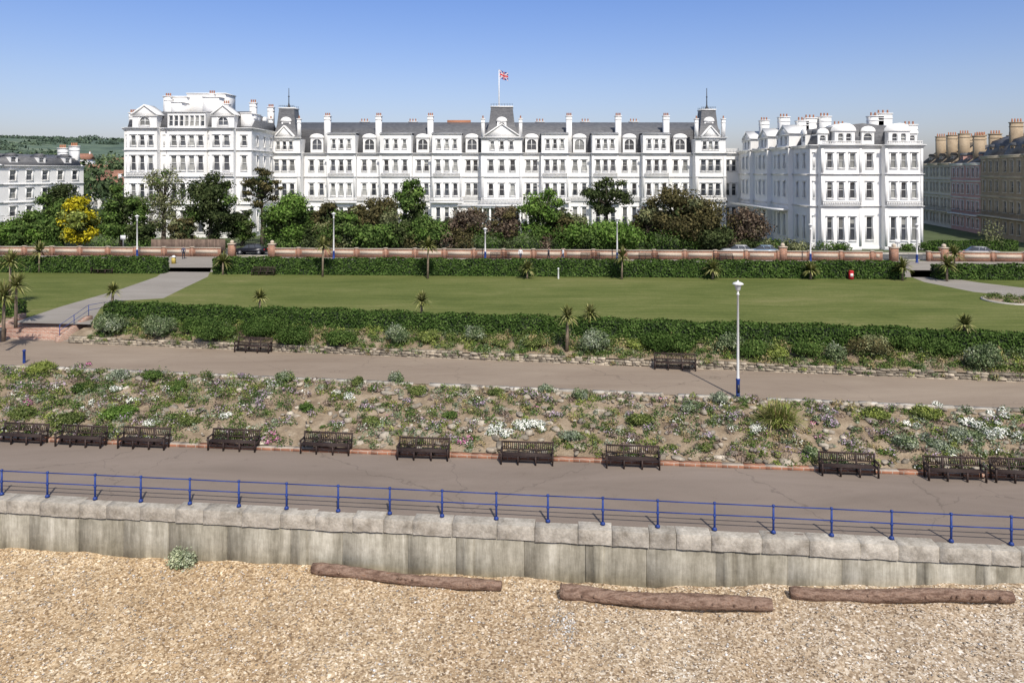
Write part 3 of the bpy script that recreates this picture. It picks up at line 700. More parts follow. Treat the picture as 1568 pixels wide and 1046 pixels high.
for i in range(1100):
    az=R()*6.28; el=U(.4,1.5); L=U(.8,1.6); d=Vector((math.cos(az)*math.cos(el),math.sin(az)*math.cos(el),math.sin(el))); a=Vector((X+U(-.45,.45),Y+U(-.4,.4),z)); sd=Vector((-math.sin(az),math.cos(az),0))*.018
    b=a+d*L*.6; c=a+d*L+Vector((math.cos(az)*.15,math.sin(az)*.15,-.35*L*math.cos(el)))
    m=0 if R()<.7 else 1
    mb.poly([a-sd,a+sd,b+sd,b-sd],m); mb.poly([b-sd,b+sd,c],m)
mb.build('ornamental_grass',['l_lime','l_straw'])
p=gp(276,866,-2.1); mb=MB()
for i in range(14): mound(mb,p.x+U(-.5,.5),p.y+U(-.15,.25),-2.12,U(.15,.35),U(.3,.75),200,.045,random.choice([0,0,1]))
M['l_kale']=mleaf('sea_kale_foliage',(.20,.24,.15),(.36,.40,.28),(.52,.55,.42),0,2)
mb.build('sea_kale_plant',['l_kale','l_sage'])
mb=MB()
def rock(X,Y,z,r):
    b=len(mb.v); n1,n2=7,4
    sx,sy,sz=U(.8,1.7),U(.6,1.0),U(.35,.7); a=R()*3.14; ca,sa=math.cos(a),math.sin(a)
    for i in range(1,n2):
        for j in range(n1):
            ph=math.pi*i/n2; t=6.2832*j/n1; q=r*U(.65,1.2); x=q*math.sin(ph)*math.cos(t)*sx; y=q*math.sin(ph)*math.sin(t)*sy; mb.v.append((X+x*ca-y*sa,Y+x*sa+y*ca,z+q*math.cos(ph)*sz))
    mb.v.append((X,Y,z+r*sz*.8)); T_=len(mb.v)-1
    for i in range(n2-2):
        for j in range(n1):
            k=(j+1)%n1; mb.f.append((b+i*n1+j,b+(i+1)*n1+j,b+(i+1)*n1+k,b+i*n1+k)); mb.m.append(0)
    for j in range(n1): mb.f.append((T_,b+j,b+(j+1)%n1)); mb.m.append(0)
for i in range(1350):
    X=U(-34,32); t=U(.0,1)**1.1 if R()<.75 else U(.86,.99); t=min(.98,max(.04,t)); Y=AY(X)*(1-t)+BY(X)*t; rock(X,Y,slopez(X,Y)+.05,.07+.25*R()**2.2)
mb.build('rockery_stones',['rock'])
# ------------------------------------------------------------ BUILDINGS
PM={'walls':'white','window_glass':'glass','curtained_windows':'glass2','window_frames':'frame','stucco_trim':'trim','slate_roof':'slate','flat_roof':'lead','chimney_stacks':'trim','chimney_pots':'pot','iron_railings':'iron','flagpole':'trim'}
class Bld:
    def __init__(s,pm=None): s.parts={}; s.M=Matrix.Identity(4); s.pm=dict(PM); s.pm.update(pm or {})
    def p(s,n):
        if n not in s.parts: s.parts[n]=MB()
        mb=s.parts[n]; mb.M=s.M; return mb
    def finish(s,name):
        e=empty(name)
        for n,mb in s.parts.items(): mb.build(n,[s.pm[n]],e)
        return e
def win(b,u0,u1,w0,w1,arch,y,deco=True):
    W=b.p('walls'); yi=y+.28
    W.poly([(u0,y,w0),(u0,y,w1),(u0,yi,w1),(u0,yi,w0)]); W.poly([(u1,y,w0),(u1,yi,w0),(u1,yi,w1),(u1,y,w1)])
    W.poly([(u0,y,w0),(u0,yi,w0),(u1,yi,w0),(u1,y,w0)]); W.poly([(u0,y,w1),(u1,y,w1),(u1,yi,w1),(u0,yi,w1)])
    g='window_glass' if R()<.72 else 'curtained_windows'
    b.p(g).poly([(u0,yi,w0),(u1,yi,w0),(u1,yi,w1),(u0,yi,w1)])
    if R()<.4:
        f=U(.15,.5); b.p('curtained_windows').poly([(u0+.05,yi-.02,w1-(w1-w0)*f),(u1-.05,yi-.02,w1-(w1-w0)*f),(u1-.05,yi-.02,w1),(u0+.05,yi-.02,w1)])
    Fm=b.p('window_frames'); t=.075; m=(u0+u1)/2; h=w0+(w1-w0)*.52
    Fm.box(u0+.004,u0+t,y+.16,y+.23,w0+.004,w1-.004); Fm.box(u1-t,u1-.004,y+.16,y+.23,w0+.004,w1-.004)
    Fm.box(u0+t,u1-t,y+.165,y+.225,w1-t,w1-.006); Fm.box(u0+t,u1-t,y+.165,y+.225,w0+.006,w0+t); Fm.box(u0+t,u1-t,y+.17,y+.22,h-.04,h+.04)
    if u1-u0>1.5: Fm.box(m-.06,m+.06,y+.15,y+.235,w0+t,w1-t)
    Tm=b.p('stucco_trim')
    if arch:
        r=(u1-u0)/2; zc=w1-r
        for s_ in (-1,1):
            c=[(m+s_*r*math.cos(math.pi/2*k/5),zc+r*math.sin(math.pi/2*k/5)) for k in range(6)]
            pts=[(m+s_*(r+.01),w1+.01)]+c
            W.poly([(px,y+.05,pz) for px,pz in pts])
    if deco:
        Tm.box(u0-.16,u0-.006,y-.06,y+.02,w0,w1); Tm.box(u1+.006,u1+.16,y-.06,y+.02,w0,w1)
        Tm.box(u0-.2,u1+.2,y-.08,y+.02,w1+.006,w1+.15); Tm.box(u0-.25,u1+.25,y-.2,y+.02,w1+.155,w1+.22)
        Tm.box(u0-.18,u1+.18,y-.14,y+.02,w0-.12,w0-.004)
def facade(b,x0,x1,z0,z1,wins,y=0,th=.4,deco=True,bal=False):
    wins=[w for w in wins if w[0]>x0+.05 and w[1]<x1-.05]
    xs=sorted({round(x,3) for x in [x0,x1]+[w[0] for w in wins]+[w[1] for w in wins]})
    zs=sorted({round(z,3) for z in [z0,z1]+[w[2] for w in wins]+[w[3] for w in wins]})
    W=b.p('walls')
    for i in range(len(xs)-1):
        for j in range(len(zs)-1):
            mx,mz=(xs[i]+xs[i+1])/2,(zs[j]+zs[j+1])/2
            if any(w[0]<mx<w[1] and w[2]<mz<w[3] for w in wins): continue
            W.poly([(xs[i],y,zs[j]),(xs[i+1],y,zs[j]),(xs[i+1],y,zs[j+1]),(xs[i],y,zs[j+1])])
    W.poly([(x0,y,z0),(x0,y,z1),(x0,y+th,z1),(x0,y+th,z0)]); W.poly([(x1,y,z0),(x1,y+th,z0),(x1,y+th,z1),(x1,y,z1)])
    W.poly([(x0,y,z1),(x1,y,z1),(x1,y+th,z1),(x0,y+th,z1)])
    for w in wins: win(b,w[0],w[1],w[2],w[3],w[4],y,deco)
def cols(x0,x1,n,ww,mar=.0):
    L=(x1-x0-2*mar)/n
    return [(x0+mar+L*(i+.5)-ww/2,x0+mar+L*(i+.5)+ww/2) for i in range(n)]
def wgrid(cs,rows): return [(a,c,z0,z1,ar) for a,c in cs for z0,z1,ar in rows]
def cornice(b,x0,x1,z,y=0,big=True,e=.0):
    T_=b.p('stucco_trim'); s=1.0 if big else .55
    T_.box(x0-e-.05*s,x1+e+.05*s,y-.12*s,y+.01,z-.22*s,z); T_.box(x0-e-.2*s,x1+e+.2*s,y-.3*s,y+.012,z+.003,z+.18*s); T_.box(x0-e-.3*s,x1+e+.3*s,y-.45*s,y+.014,z+.18*s+.003,z+.3*s)
def balustrade(b,x0,x1,z,y,h=.85):
    T_=b.p('stucco_trim'); T_.box(x0,x1,y-.1,y+.1,z+h-.12,z+h); T_.box(x0,x1,y-.09,y+.09,z,z+.1)
    n=max(2,int((x1-x0)/.26))
    for i in range(n+1):
        x=x0+.06+(x1-x0-.12)*i/n; T_.box(x-.055,x+.055,y-.055,y+.055,z+.1,z+h-.12)
def chimney(b,x,y,z0,z1,w=1.2,d=.9,pots=3,part='chimney_stacks'):
    C=b.p(part); C.box(x-w/2,x+w/2,y-d/2,y+d/2,z0,z1); C.box(x-w/2-.1,x+w/2+.1,y-d/2-.1,y+d/2+.1,z1+.002,z1+.18); C.box(x-w/2-.06,x+w/2+.06,y-d/2-.06,y+d/2+.06,z1-.7,z1-.55)
    for i in range(pots):
        px=x-w/2+w*(i+.5)/pots; b.p('chimney_pots').lathe((px,y,z1+.18),[(.15,0),(.12,.45),(.15,.5),(.1,.55),(0,.55)],8)
def dormer(b,xc,w,z0,z1,y,depth=3,arch=True,pairs=1):
    ww=(w-.5)/pairs-.1
    cs=cols(xc-w/2,xc+w/2,pairs,ww,.15)
    facade(b,xc-w/2,xc+w/2,z0,z1,[(a,c,z0+.5,z1-.35,arch) for a,c in cs],y,depth,deco=False)
    r=w/2+.15; n=8; hh=.75
    pts=[(xc-r*math.cos(math.pi*k/n),z1+hh*math.sin(math.pi*k/n)) for k in range(n+1)]
    b.p('stucco_trim').prism([(xc-r,z1-.12)]+pts+[(xc+r,z1-.12)],y-.14,y+.2); b.p('slate_roof').prism([(xc-r+.05,z1-.1)]+[(xc+(p-xc)*.97,z-.03) for p,z in pts]+[(xc+r-.05,z1-.1)],y+.205,y+depth)
def pdormer(b,xc,w,z0,z1,y,depth=2):
    facade(b,xc-w/2,xc+w/2,z0,z1,[(xc-w/2+.25,xc+w/2-.25,z0+.3,z1-.15,False)],y,depth,deco=False)
    b.p('slate_roof').prism([(xc-w/2-.15,z1+.01),(xc+w/2+.15,z1+.01),(xc,z1+w*.4)],y-.15,y+depth)
def gable(b,x0,x1,z,h,y,depth=3,roof=True):
    m=(x0+x1)/2; T_=b.p('stucco_trim')
    b.p('walls').prism([(x0,z),(x1,z),(m,z+h)],y,y+depth-.01)
    for s_,xa in ((-1,x0),(1,x1)):
        e=s_*.3; T_.prism([(xa+e,z-.05),(xa+e*.2,z-.05),(m,z+h-.02),(m,z+h+.28),(xa+e,z+.14)],y-.2,y+depth+.02)
    T_.box(x0-.25,x1+.25,y-.18,y-.002,z-.2,z-.055)
def mansard(b,x0,x1,y0,prof,part='slate_roof'):
    b.p(part).prism([(y0+a,z) for a,z in prof],x0,x1,'x')
def body(b,x0,x1,y0,y1,z0,z1): b.p('walls').box(x0,x1,y0,y1,z0,z1)
def tower_roof(b,x0,x1,y0,y1,z0,z1,ins,fin=None):
    S=b.p('slate_roof'); zm=z0+(z1-z0)*.45
    A=[(x0,y0,z0),(x1,y0,z0),(x1,y1,z0),(x0,y1,z0)]; i1=ins*.66; B=[(x0+i1,y0+i1,zm),(x1-i1,y0+i1,zm),(x1-i1,y1-i1,zm),(x0+i1,y1-i1,zm)]; C=[(x0+ins,y0+ins,z1),(x1-ins,y0+ins,z1),(x1-ins,y1-ins,z1),(x0+ins,y1-ins,z1)]
    for P_,Q_ in ((A,B),(B,C)):
        for i in range(4): j=(i+1)%4; S.poly([P_[i],P_[j],Q_[j],Q_[i]])
    S.poly(C); b.p('stucco_trim').box(x0+ins-.12,x1-ins+.12,y0+ins-.12,y1-ins+.12,z1-.02,z1+.22)
    I=b.p('iron_railings'); a0,a1,c0,c1=x0+ins,x1-ins,y0+ins,y1-ins
    for y in (c0,c1): I.box(a0,a1,y-.02,y+.02,z1+.55,z1+.6)
    n=8
    for k in range(n+1):
        x=a0+(a1-a0)*k/n
        for y in (c0,c1): I.box(x-.02,x+.02,y-.02,y+.02,z1+.2,z1+.7)
    if fin:
        xm,ym=(x0+x1)/2,(y0+y1)/2; I.lathe((xm,ym,z1+.2),[(.45,0),(.22,.5),(.12,1.0)],8); I.cyl((xm,ym,z1+.8),(xm,ym,fin),.11,.06,6); I.lathe((xm,ym,z1+(fin-z1)*.6),[(0,-.2),(.2,0),(0,.25)],8)
h=Bld(); MY=142.0
def s(px): return wx(px,MY)
h.M=Matrix.Translation((0,MY,0))
ROWS=[(3.4,7.2,False),(9.5,11.9,True),(14.3,16.5,False)]
XA,XB=s(415),s(1131)
body(h,XA,XB,.41,15.5,2.3,17.6)
PROF=[(.7,17.7),(2.3,22.6),(8,24.5),(13.7,22.6),(15.3,17.7)]
mansard(h,XA+.3,s(1107),0,PROF)
gaps=[(466,503),(547,583),(632,662),(708,737),(800,828),(870,905),(946,982),(1024,1060)]
bays=[(503,547),(583,632),(662,708),(828,870),(905,946),(982,1024)]
for a,c in gaps:
    x0,x1=s(a),s(c); m=(x0+x1)/2; ww=.9
    facade(h,x0,x1,2.3,17.6,wgrid(cols(x0,x1,2,ww,.45),ROWS)); cornice(h,x0,x1,17.6); cornice(h,x0,x1,13.1,0,False); cornice(h,x0,x1,8.3,0,False)
    dormer(h,m,2.5,18.0,21.0,.35,2.6,True,1); balustrade(h,x0,x1,8.48,-.25)
for a,c in bays:
    x0,x1=s(a),s(c); y=-1.5
    facade(h,x0,x1,2.3,17.6,wgrid(cols(x0,x1,3,.85,.45),ROWS),y,1.91)
    facade(h,x0+.1,x1-.1,17.6,21.5,wgrid(cols(x0,x1,3,.7,.6),[(18.7,20.5,True)]),y+.15,5)
    cornice(h,x0,x1,17.6,y,True,.0); cornice(h,x0,x1,13.1,y,False); cornice(h,x0+.1,x1-.1,21.5,y+.15,False); h.p('stucco_trim').box(x0-.35,x1+.35,y-.8,y-.001,8.1,8.35)
    balustrade(h,x0-.3,x1+.3,8.36,y-.65); balustrade(h,x0+.3,x1-.3,13.4,y-.25,.6)
    h.p('flat_roof').box(x0,x1,y+.4,3.5,21.81,21.9)
    h.p('stucco_trim').box(x0+.05,x0+.4,y-.07,y+.16,8.4,17.3); h.p('stucco_trim').box(x1-.4,x1-.05,y-.07,y+.16,8.4,17.3)
for px in (499,578,658,872,948,1022): chimney(h,s(px),1.4,18,25.2,1.1,1.3,3)
for px in (540,620,830,905,985): chimney(h,s(px),11.5,20,24.8,1.8,1,3)
def pavilion(px0,px1,y,zt,fin,centre=False):
    x0,x1=s(px0),s(px1); m=(x0+x1)/2
    facade(h,x0,x1,2.3,17.6,wgrid(cols(x0,x1,3,.95,.9),ROWS),y,-y+.41); cornice(h,x0,x1,17.6,y); cornice(h,x0,x1,13.1,y,False); cornice(h,x0,x1,8.2,y,False)
    facade(h,x0+.1,x1-.1,17.6,20.6,wgrid(cols(x0,x1,3,.75,1.3),[(18.5,20.1,True)]),y+.1,8); cornice(h,x0+.1,x1-.1,20.6,y+.1,True)
    w=(x1-x0); g=1.5 if not centre else .7
    gable(h,x0+g,x1-g,21.05,1.9 if not centre else 2.3,y-.1,1.6)
    tower_roof(h,x0+.8,x1-.8,y+.6,y+w-1.0,20.8,zt,w*.14,fin)
    dormer(h,m,1.8,22.6,24.2,y+1.2,1.6)
    for xx in (x0+.4,x1-.4): chimney(h,xx,y+.6,20.9,24.4,.65,.65,1)
    for xx in (x0+.05,x1-.6): h.p('stucco_trim').box(xx,xx+.55,y-.12,y+.02,8.6,17.2)
    balustrade(h,x0+.1,x1-.1,8.4,y-.45)
pavilion(416,465,-2.2,26.6,30.8); pavilion(1060,1107,-2.2,26.3,30.8); pavilion(737,800,-2.5,26.9,None,True)
facade(h,s(1107),s(1131),2.3,17.6,wgrid(cols(s(1107),s(1131),2,.85,.3),ROWS)); cornice(h,s(1107),s(1131),17.6); balustrade(h,s(1107),s(1131),17.9,.1,.9)
x0,x1=s(705),s(832); 
h.p('stucco_trim').box(x0,x1,-6.5,-2.6,7.3,7.7); h.p('stucco_trim').box(x0-.15,x1+.15,-6.7,-2.58,7.72,7.85); balustrade(h,x0,x1,7.86,-6.4)
for i in range(12): xx=x0+.3+(x1-x0-.6)*i/11; h.p('stucco_trim').cyl((xx,-6.2,2.4),(xx,-6.2,7.3),.22,.18,8)
h.p('flagpole').cyl((s(764),1,26.5),(s(764),1,34.4),.14,.07,8); h.p('flagpole').lathe((s(764),1,34.4),[(.0,0),(.14,.08),(0,.2)],8)
h.p('chimney_pots').box(s(679),s(717),8.2,9.0,23.8,25.0)
# ---- left wing
LYv=128.0; LX0,LX1=wx(190,LYv),-46.4; h.M=Matrix.Translation((0,LYv,0))
def l(px): return wx(px,LYv)
LR=[(3.4,7.2,False),(9.5,12.0,False),(14.4,17.0,False),(18.8,20.6,True)]
body(h,LX0,LX1-.41,.41,16,2.3,21.7)
def lbay(a,c,y,n,ww,arch=None):
    x0,x1=l(a),l(c); facade(h,x0,x1,2.3,21.7,wgrid(cols(x0,x1,n,ww,.4),LR),y,.41-y); cornice(h,x0,x1,21.7,y); cornice(h,x0,x1,17.9,y,False); cornice(h,x0,x1,13.2,y,False); cornice(h,x0,x1,8.3,y,False)
    if y<-.5: balustrade(h,x0,x1,13.4,y-.25,.7); balustrade(h,x0,x1,8.5,y-.3,.8)
lbay(190,200,0,1,.01); lbay(200,246,-1.3,3,.85); lbay(246,257,0,1,.01); lbay(257,318,-.3,4,.95); lbay(318,325,0,1,.01); lbay(325,362,-1.3,2,1.0); lbay(362,385.2,0,1,.9)
mansard(h,LX0+.2,l(362),0,[(.6,21.8),(2.2,25.0),(8,25.6),(14,25),(15.6,21.8)])
h.p('walls').box(l(364),LX1-.5,1.5,6,21.6,24.6); h.p('stucco_trim').box(l(364)-.1,LX1-.4,1.4,6.1,24.603,24.8)
h.p('slate_roof').prism([(.8,21.75),(3,23.6),(13,23.6),(15.2,21.75)],l(362)+.01,LX1-.25,'x')
for a,c,top in ((205,242,2.0),(326,360,2.0)):
    x0,x1=l(a),l(c); facade(h,x0,x1,21.9,24.2,[((x0+x1)/2-.9,(x0+x1)/2+.9,22.4,23.9,True)],-.5,4); gable(h,x0,x1,24.25,1.6,-.55,3.5)
x0,x1=l(257),l(315); facade(h,x0,x1,21.9,24.7,wgrid(cols(x0,x1,7,.72,.1),[(22.3,24.2,False)]),-.1,5,deco=False); cornice(h,x0,x1,24.7,-.1,False)
for a,c,z,dy in ((250,286,28.2,7),(286,345,28.9,8),(262,278,27.0,5),(310,335,28.0,5.5)):
    YY=LYv+dy; xa,xb=wx(a,YY),wx(c,YY); h.p('walls').box(xa,xb,dy,dy+5,24,z); h.p('stucco_trim').box(xa-.12,xb+.12,dy-.12,dy+5.12,z+.002,z+.2)
for px,z,dy in ((258,28.6,6),(325,29.2,7),(388,27.6,8),(415,27.4,15),(347,27.0,4),(204,25.2,2)): chimney(h,wx(px,LYv+dy),dy,22,z-.5,1.1,1.0,3)
h.M=Matrix(((0,-1,0,LX1),(1,0,0,LYv+.4),(0,0,1,0),(0,0,0,1)))
facade(h,0,12.4,2.3,21.7,wgrid(cols(0,12.4,3,.9,.8),LR)); cornice(h,0,12.4,21.7); cornice(h,0,12.4,17.9,0,False); cornice(h,0,12.4,13.2,0,False); cornice(h,0,12.4,8.3,0,False)
dormer(h,3,1.8,21.9,23.9,.6); dormer(h,8.5,1.8,21.9,23.9,.6)
# ---- right wing
RYv=108.0; RX0,RX1=44.8,wx(1410,RYv); h.M=Matrix.Translation((0,RYv,0))
def r_(px): return wx(px,RYv)
RR=[(3.9,7.4,False),(10.2,12.6,True),(14.7,16.9,False)]
body(h,RX0+.41,RX1,.41,33.6,2.3,17.9)
def rbay(a,c,y,n,ww,mar=.5):
    x0,x1=a,c; facade(h,x0,x1,2.3,17.9,wgrid(cols(x0,x1,n,ww,mar),RR),y,.41-y); cornice(h,x0,x1,17.9,y); cornice(h,x0,x1,13.7,y,False); cornice(h,x0,x1,8.9,y,False)
    h.p('stucco_trim').box(x0,x1,y-.08,y+.01,2.35,3.0)
    if y<-.3:
        for xx in (x0+.03,x1-.38): 
            for za,zb in ((3.05,8.65),(9.2,13.5),(14.0,17.6)): h.p('stucco_trim').box(xx,xx+.35,y-.09,y+.015,za,zb)
rbay(RX0,r_(1252),0,1,.01); rbay(r_(1252),r_(1314),-1.1,3,.82); rbay(r_(1314),r_(1349),0,1,.95); rbay(r_(1349),r_(1407),-1.1,3,.82); rbay(r_(1407),RX1,0,1,.01)
for a,c in ((1254,1312),(1351,1405)): balustrade(h,r_(a),r_(c),18.25,-1.3,.5); balustrade(h,r_(a),r_(c),9.1,-1.4,.7)
h.p('slate_roof').prism([(RX0+.5,18.0),(RX0+2,20.8),(RX0+8.3,21.5),(RX1-2,20.8),(RX1-.4,18.0)],.8,33)
for pc,w in ((1292,3.0),(1375,3.2)):
    x=r_(pc); facade(h,x-w/2,x+w/2,18.0,20.2,wgrid(cols(x-w/2,x+w/2,2,.8,.3),[(18.5,19.9,True)]),-.35,4,deco=False)
    nn=8; rr2=w/2+.15; h.p('stucco_trim').prism([(x-rr2,20.21)]+[(x-rr2*math.cos(math.pi*k/nn),20.3+1.15*math.sin(math.pi*k/nn)) for k in range(nn+1)]+[(x+rr2,20.21)],-.5,3.6)
dormer(h,r_(1331),1.9,18.3,20.3,.4); dormer(h,r_(1262),1.5,18.3,20.0,.5); dormer(h,r_(1400),1.4,18.3,20.0,.5)
for px,z,dy,w in ((1228,22.8,10,1.6),(1240,23.2,10,1.8),(1262,23.4,9,1.6),(1340,23.4,8,2.0),(1352,23.8,8,2.2),(1200,24,18,1.6),(1170,24,26,1.4),(1284,22.4,14,2),(1392,22.4,14,2)): chimney(h,wx(px,RYv+dy),dy,19,z-.4,w,1.6,3)
h.p('walls').box(wx(1240,118),wx(1275,118),11.2,15,20,22.4)
h.M=Matrix(((0,1,0,RX0),(-1,0,0,MY),(0,0,1,0),(0,0,0,1)))
L=33.6
for (a,c,y,n) in ((0,4,0,1),(4,9,-.8,2),(9,13,0,1),(13,18,-.8,2),(18,22,0,1),(22,27.5,-.8,2),(27.5,L,0,2)):
    facade(h,a,c,2.3,17.9,wgrid(cols(a,c,n,.9,.4),RR),y,.41-y); cornice(h,a,c,17.9,y); cornice(h,a,c,13.7,y,False); cornice(h,a,c,8.9,y,False)
    if n==2 and y<0: facade(h,a+.4,c-.4,18.2,20.2,wgrid(cols(a+.5,c-.5,2,.8,.3),[(18.5,19.9,True)]),y+.3,4,deco=False); gable(h,a+.4,c-.4,20.25,1.3,y+.25,3)
    else: dormer(h,(a+c)/2,1.5,18.3,20.0,.4)
h.p('stucco_trim').box(3,28,-2.6,-.9,8.0,8.3)
h.M=Matrix.Identity(4)
h.finish('grand_hotel')
# flag
mb=MB(); nu,nv=40,20; fx,fy,fz=s(764)+.12,MY+1,32.8; W_,H_=2.0,1.6
for i in range(nu+1):
    for j in range(nv+1):
        u,v=i/nu,j/nv; mb.v.append((fx+u*W_*.85,fy+.22*math.sin(u*7)*u,fz+v*H_-.6*u+.06*math.sin(u*9)))
for i in range(nu):
    for j in range(nv):
        u,v=((i+.5)/nu-.5)*2,((j+.5)/nv-.5); a=i*(nv+1)+j; d=min(abs(v-u*.5),abs(v+u*.5))
        if abs(u)<.08 or abs(v)<.08: m=1
        elif abs(u)<.13 or abs(v)<.14: m=2
        elif d<.035: m=1
        elif d<.09: m=2
        else: m=0
        mb.f.append((a,a+nv+1,a+nv+2,a+1)); mb.m.append(m)
M['fblue']=mplain('flag_blue',(.01,.03,.22),.8); M['fred']=mplain('flag_red',(.55,.02,.03),.8); M['fwhite']=mplain('flag_white',(.75,.75,.75),.8)
mb.build('union_flag',['fblue','fred','fwhite'])
def terrace(name,P0,P1,segs,pm,depth=11,pitch=False):
    b=Bld(pm); P0=Vector(P0);P1=Vector(P1); d=(P1-P0); L=d.length; d.normalize(); n=Vector((-d.y,d.x))
    b.M=Matrix(((d.x,n.x,0,P0.x),(d.y,n.y,0,P0.y),(0,0,1,0),(0,0,0,1)))
    x=0
    for (w,ez,nc,rh,dorm) in segs:
        x1=x+w; nr=4; hh=(ez-2.6)/nr
        rows_=[(2.6+hh*k+hh*.25,2.6+hh*k+hh*.8,k==0) for k in range(nr)]
        facade(b,x,x1,2.3,ez,wgrid(cols(x,x1,nc,1.05,.3),rows_),0,.4,True)
        body(b,x+.003,x1-.003,.405,depth,2.3,ez-.01); cornice(b,x+.25,x1-.25,ez,0,True)
        for k in (1,2,3): cornice(b,x+.1,x1-.1,2.6+hh*k,0,False)
        b.p('iron_railings').box(x+.2,x1-.2,-.8,-.76,2.6+hh+1.0,2.6+hh+1.05); b.p('stucco_trim').box(x+.2,x1-.2,-.85,-.3,2.6+hh-.1,2.6+hh+.1)
        k=0
        while x+.2+k*.25<x1-.2: b.p('iron_railings').box(x+.2+k*.25,x+.225+k*.25,-.79,-.77,2.6+hh+.1,2.6+hh+1.0); k+=1
        if pitch: b.p('slate_roof').prism([(.2,ez+.2),(depth/2,ez+rh),(depth-.2,ez+.2)],x+.01,x1-.01,'x')
        else: b.p('slate_roof').prism([(.3,ez+.2),(1.8,ez+rh*.7),(depth/2,ez+rh),(depth-1.5,ez+rh*.7),(depth-.2,ez+.2)],x+.01,x1-.01,'x')
        # party walls standing above the roof
        b.p('brick_chimneys').prism([(.2,ez+.3),(depth/2,ez+rh+.35),(depth-.2,ez+.3),(depth-.2,ez),(.2,ez)],x1-.18,x1+.14,'x')
        for i in range(dorm): pdormer(b,x+w*(i+.5)/dorm,1.4,ez+.55,ez+1.9,.9 if not pitch else 1.3,2)
        for yy,top in ((depth*.5,1.5),(depth*.22,1.9)):
            chimney(b,x1-.02,yy,ez,ez+rh+top*.8,.8,1.9,0,'brick_chimneys')
            for q in (-.65,-.2,.25,.7): b.p('chimney_pots').lathe((x1-.02,yy+q,ez+rh+top*.8+.18),[(.14,0),(.11,.6),(0,.6)],6)
        x=x1
    b.finish(name)
M['tanbrick']=mnoise('tan_stock_brick',[(.3,(.33,.25,.165)),(.7,(.45,.355,.245))],.8,.9,scale2=9)
M['cream']=mnoise('cream_render',[(.3,(.58,.51,.41)),(.7,(.70,.63,.52))],.6,.9)
M['pink']=mnoise('pink_render',[(.3,(.50,.29,.25)),(.7,(.58,.35,.30))],.6,.9)
M['tanroof']=mnoise('weathered_tile_roof',[(.3,(.14,.115,.085)),(.7,(.23,.19,.145))],.8,.9,scale2=6)
d=Vector((.36,.933)); P0=Vector((wx(128,136),136))-d*60
terrace('white_terrace_house',P0,P0+d*60,[(15,15.0,5,2.4,3)]*4,{'brick_chimneys':'white'})
d=(Vector((83.1,112))-Vector((94.2,165))).normalized(); A=Vector((94.2,165)); 
def seg(a,b): return A+d*a,A+d*b
p,q=seg(-2,17); terrace('cream_terrace_house',p,q,[(6.3,15.8,3,4.6,1),(6.3,15.8,3,4.6,1),(6.3,15.8,3,4.6,1)],{'walls':'cream','slate_roof':'tanroof','stucco_trim':'cream','brick_chimneys':'tanbrick'},pitch=True)
p,q=seg(17.02,31); terrace('pink_terrace_house',p,q,[(7,15.6,3,4.0,2),(7,15.6,3,4.0,1)],{'walls':'pink','brick_chimneys':'tanbrick'},pitch=True)
p,q=seg(31.04,64); terrace('brick_terrace_house',p,q,[(8.2,16.8,3,4.4,2)]*4,{'walls':'tanbrick','stucco_trim':'cream','brick_chimneys':'tanbrick'})
M['redroof']=mnoise('red_tile',[(.3,(.26,.13,.09)),(.7,(.36,.19,.13))],.8,.9)
for px,Y,w,zt in ((158,230,8,12.5),(112,240,10,13),(172,260,10,15),(140,330,11,18),(95,360,12,20),(180,420,12,23),(60,400,12,22),(118,480,14,27)):
    g0=0 if Y<300 else (Y-300)*.05
    b=Bld({'slate_roof':'redroof'}); b.M=Matrix.Translation((wx(px,Y),Y,g0)); zt-=g0; facade(b,-w/2,w/2,2.3-g0,zt-4,wgrid(cols(-w/2,w/2,3,1.1,.4),[(3.4,5.2,False),(6.6,8.4,False)])); body(b,-w/2+.01,w/2-.01,.41,9,2.3-g0,zt-4.02)
    b.p('slate_roof').prism([(-.4,zt-4.1),(4.5,zt),(9.4,zt-4.1)],-w/2-.3,w/2+.3,'x'); chimney(b,w/2-1,4.5,zt-2,zt+1,.8,.8,2); b.finish('red_roofed_house')
# hills
def hillz(X,Y):
    t=(Y-900)/4200
    hgt=168*max(0,math.sin(min(1,t*1.5)*math.pi/2))*(1/(1+math.exp((X+600)/350)))
    hgt*= .92+.08*math.sin(X*.0031+1)+.04*math.sin(X*.009+Y*.004)
    return 2.4+hgt+5*math.sin(X*.013+Y*.01)*(t>.05)
mb=MB(); nx,ny=120,40
for i in range(nx+1):
    X=-5000+8500*i/nx
    for j in range(ny+1):
        Y=900+4200*j/ny; mb.v.append((X,Y,hillz(X,Y)))
for i in range(nx):
    for j in range(ny): a=i*(ny+1)+j; mb.f.append((a,a+ny+1,a+ny+2,a+1)); mb.m.append(0)
mb.build('hills',['hill'],smooth=True)
mb=MB()
for i in range(220):
    px=U(-60,215); Y=U(200,700); z=2.5+U(0,9)+(Y-200)*.026; X=wx(px,Y); r=U(3.5,7.5); mb.leaves((X,Y,z+r*.4),(r,r,r*.9),380,.7,0,shell=.35,lump=.3,cut=-.5)
for i in range(320):
    Y=U(1000,3600); px=U(-80,215); X=wx(px,Y)
    if math.sin(X*.008+1)+math.sin(Y*.005)+U(-.6,.6)<.1: continue
    r=U(14,30); mb.leaves((X,Y,hillz(X,Y)+r*.1),(r*1.6,r,r*.45),110,5,1,shell=.35,cut=-.2)
for i in range(50):
    px=U(1405,1640); Y=U(260,500); r=U(3,6); mb.leaves((wx(px,Y),Y,4+r*.5),(r,r,r),200,.7,0)
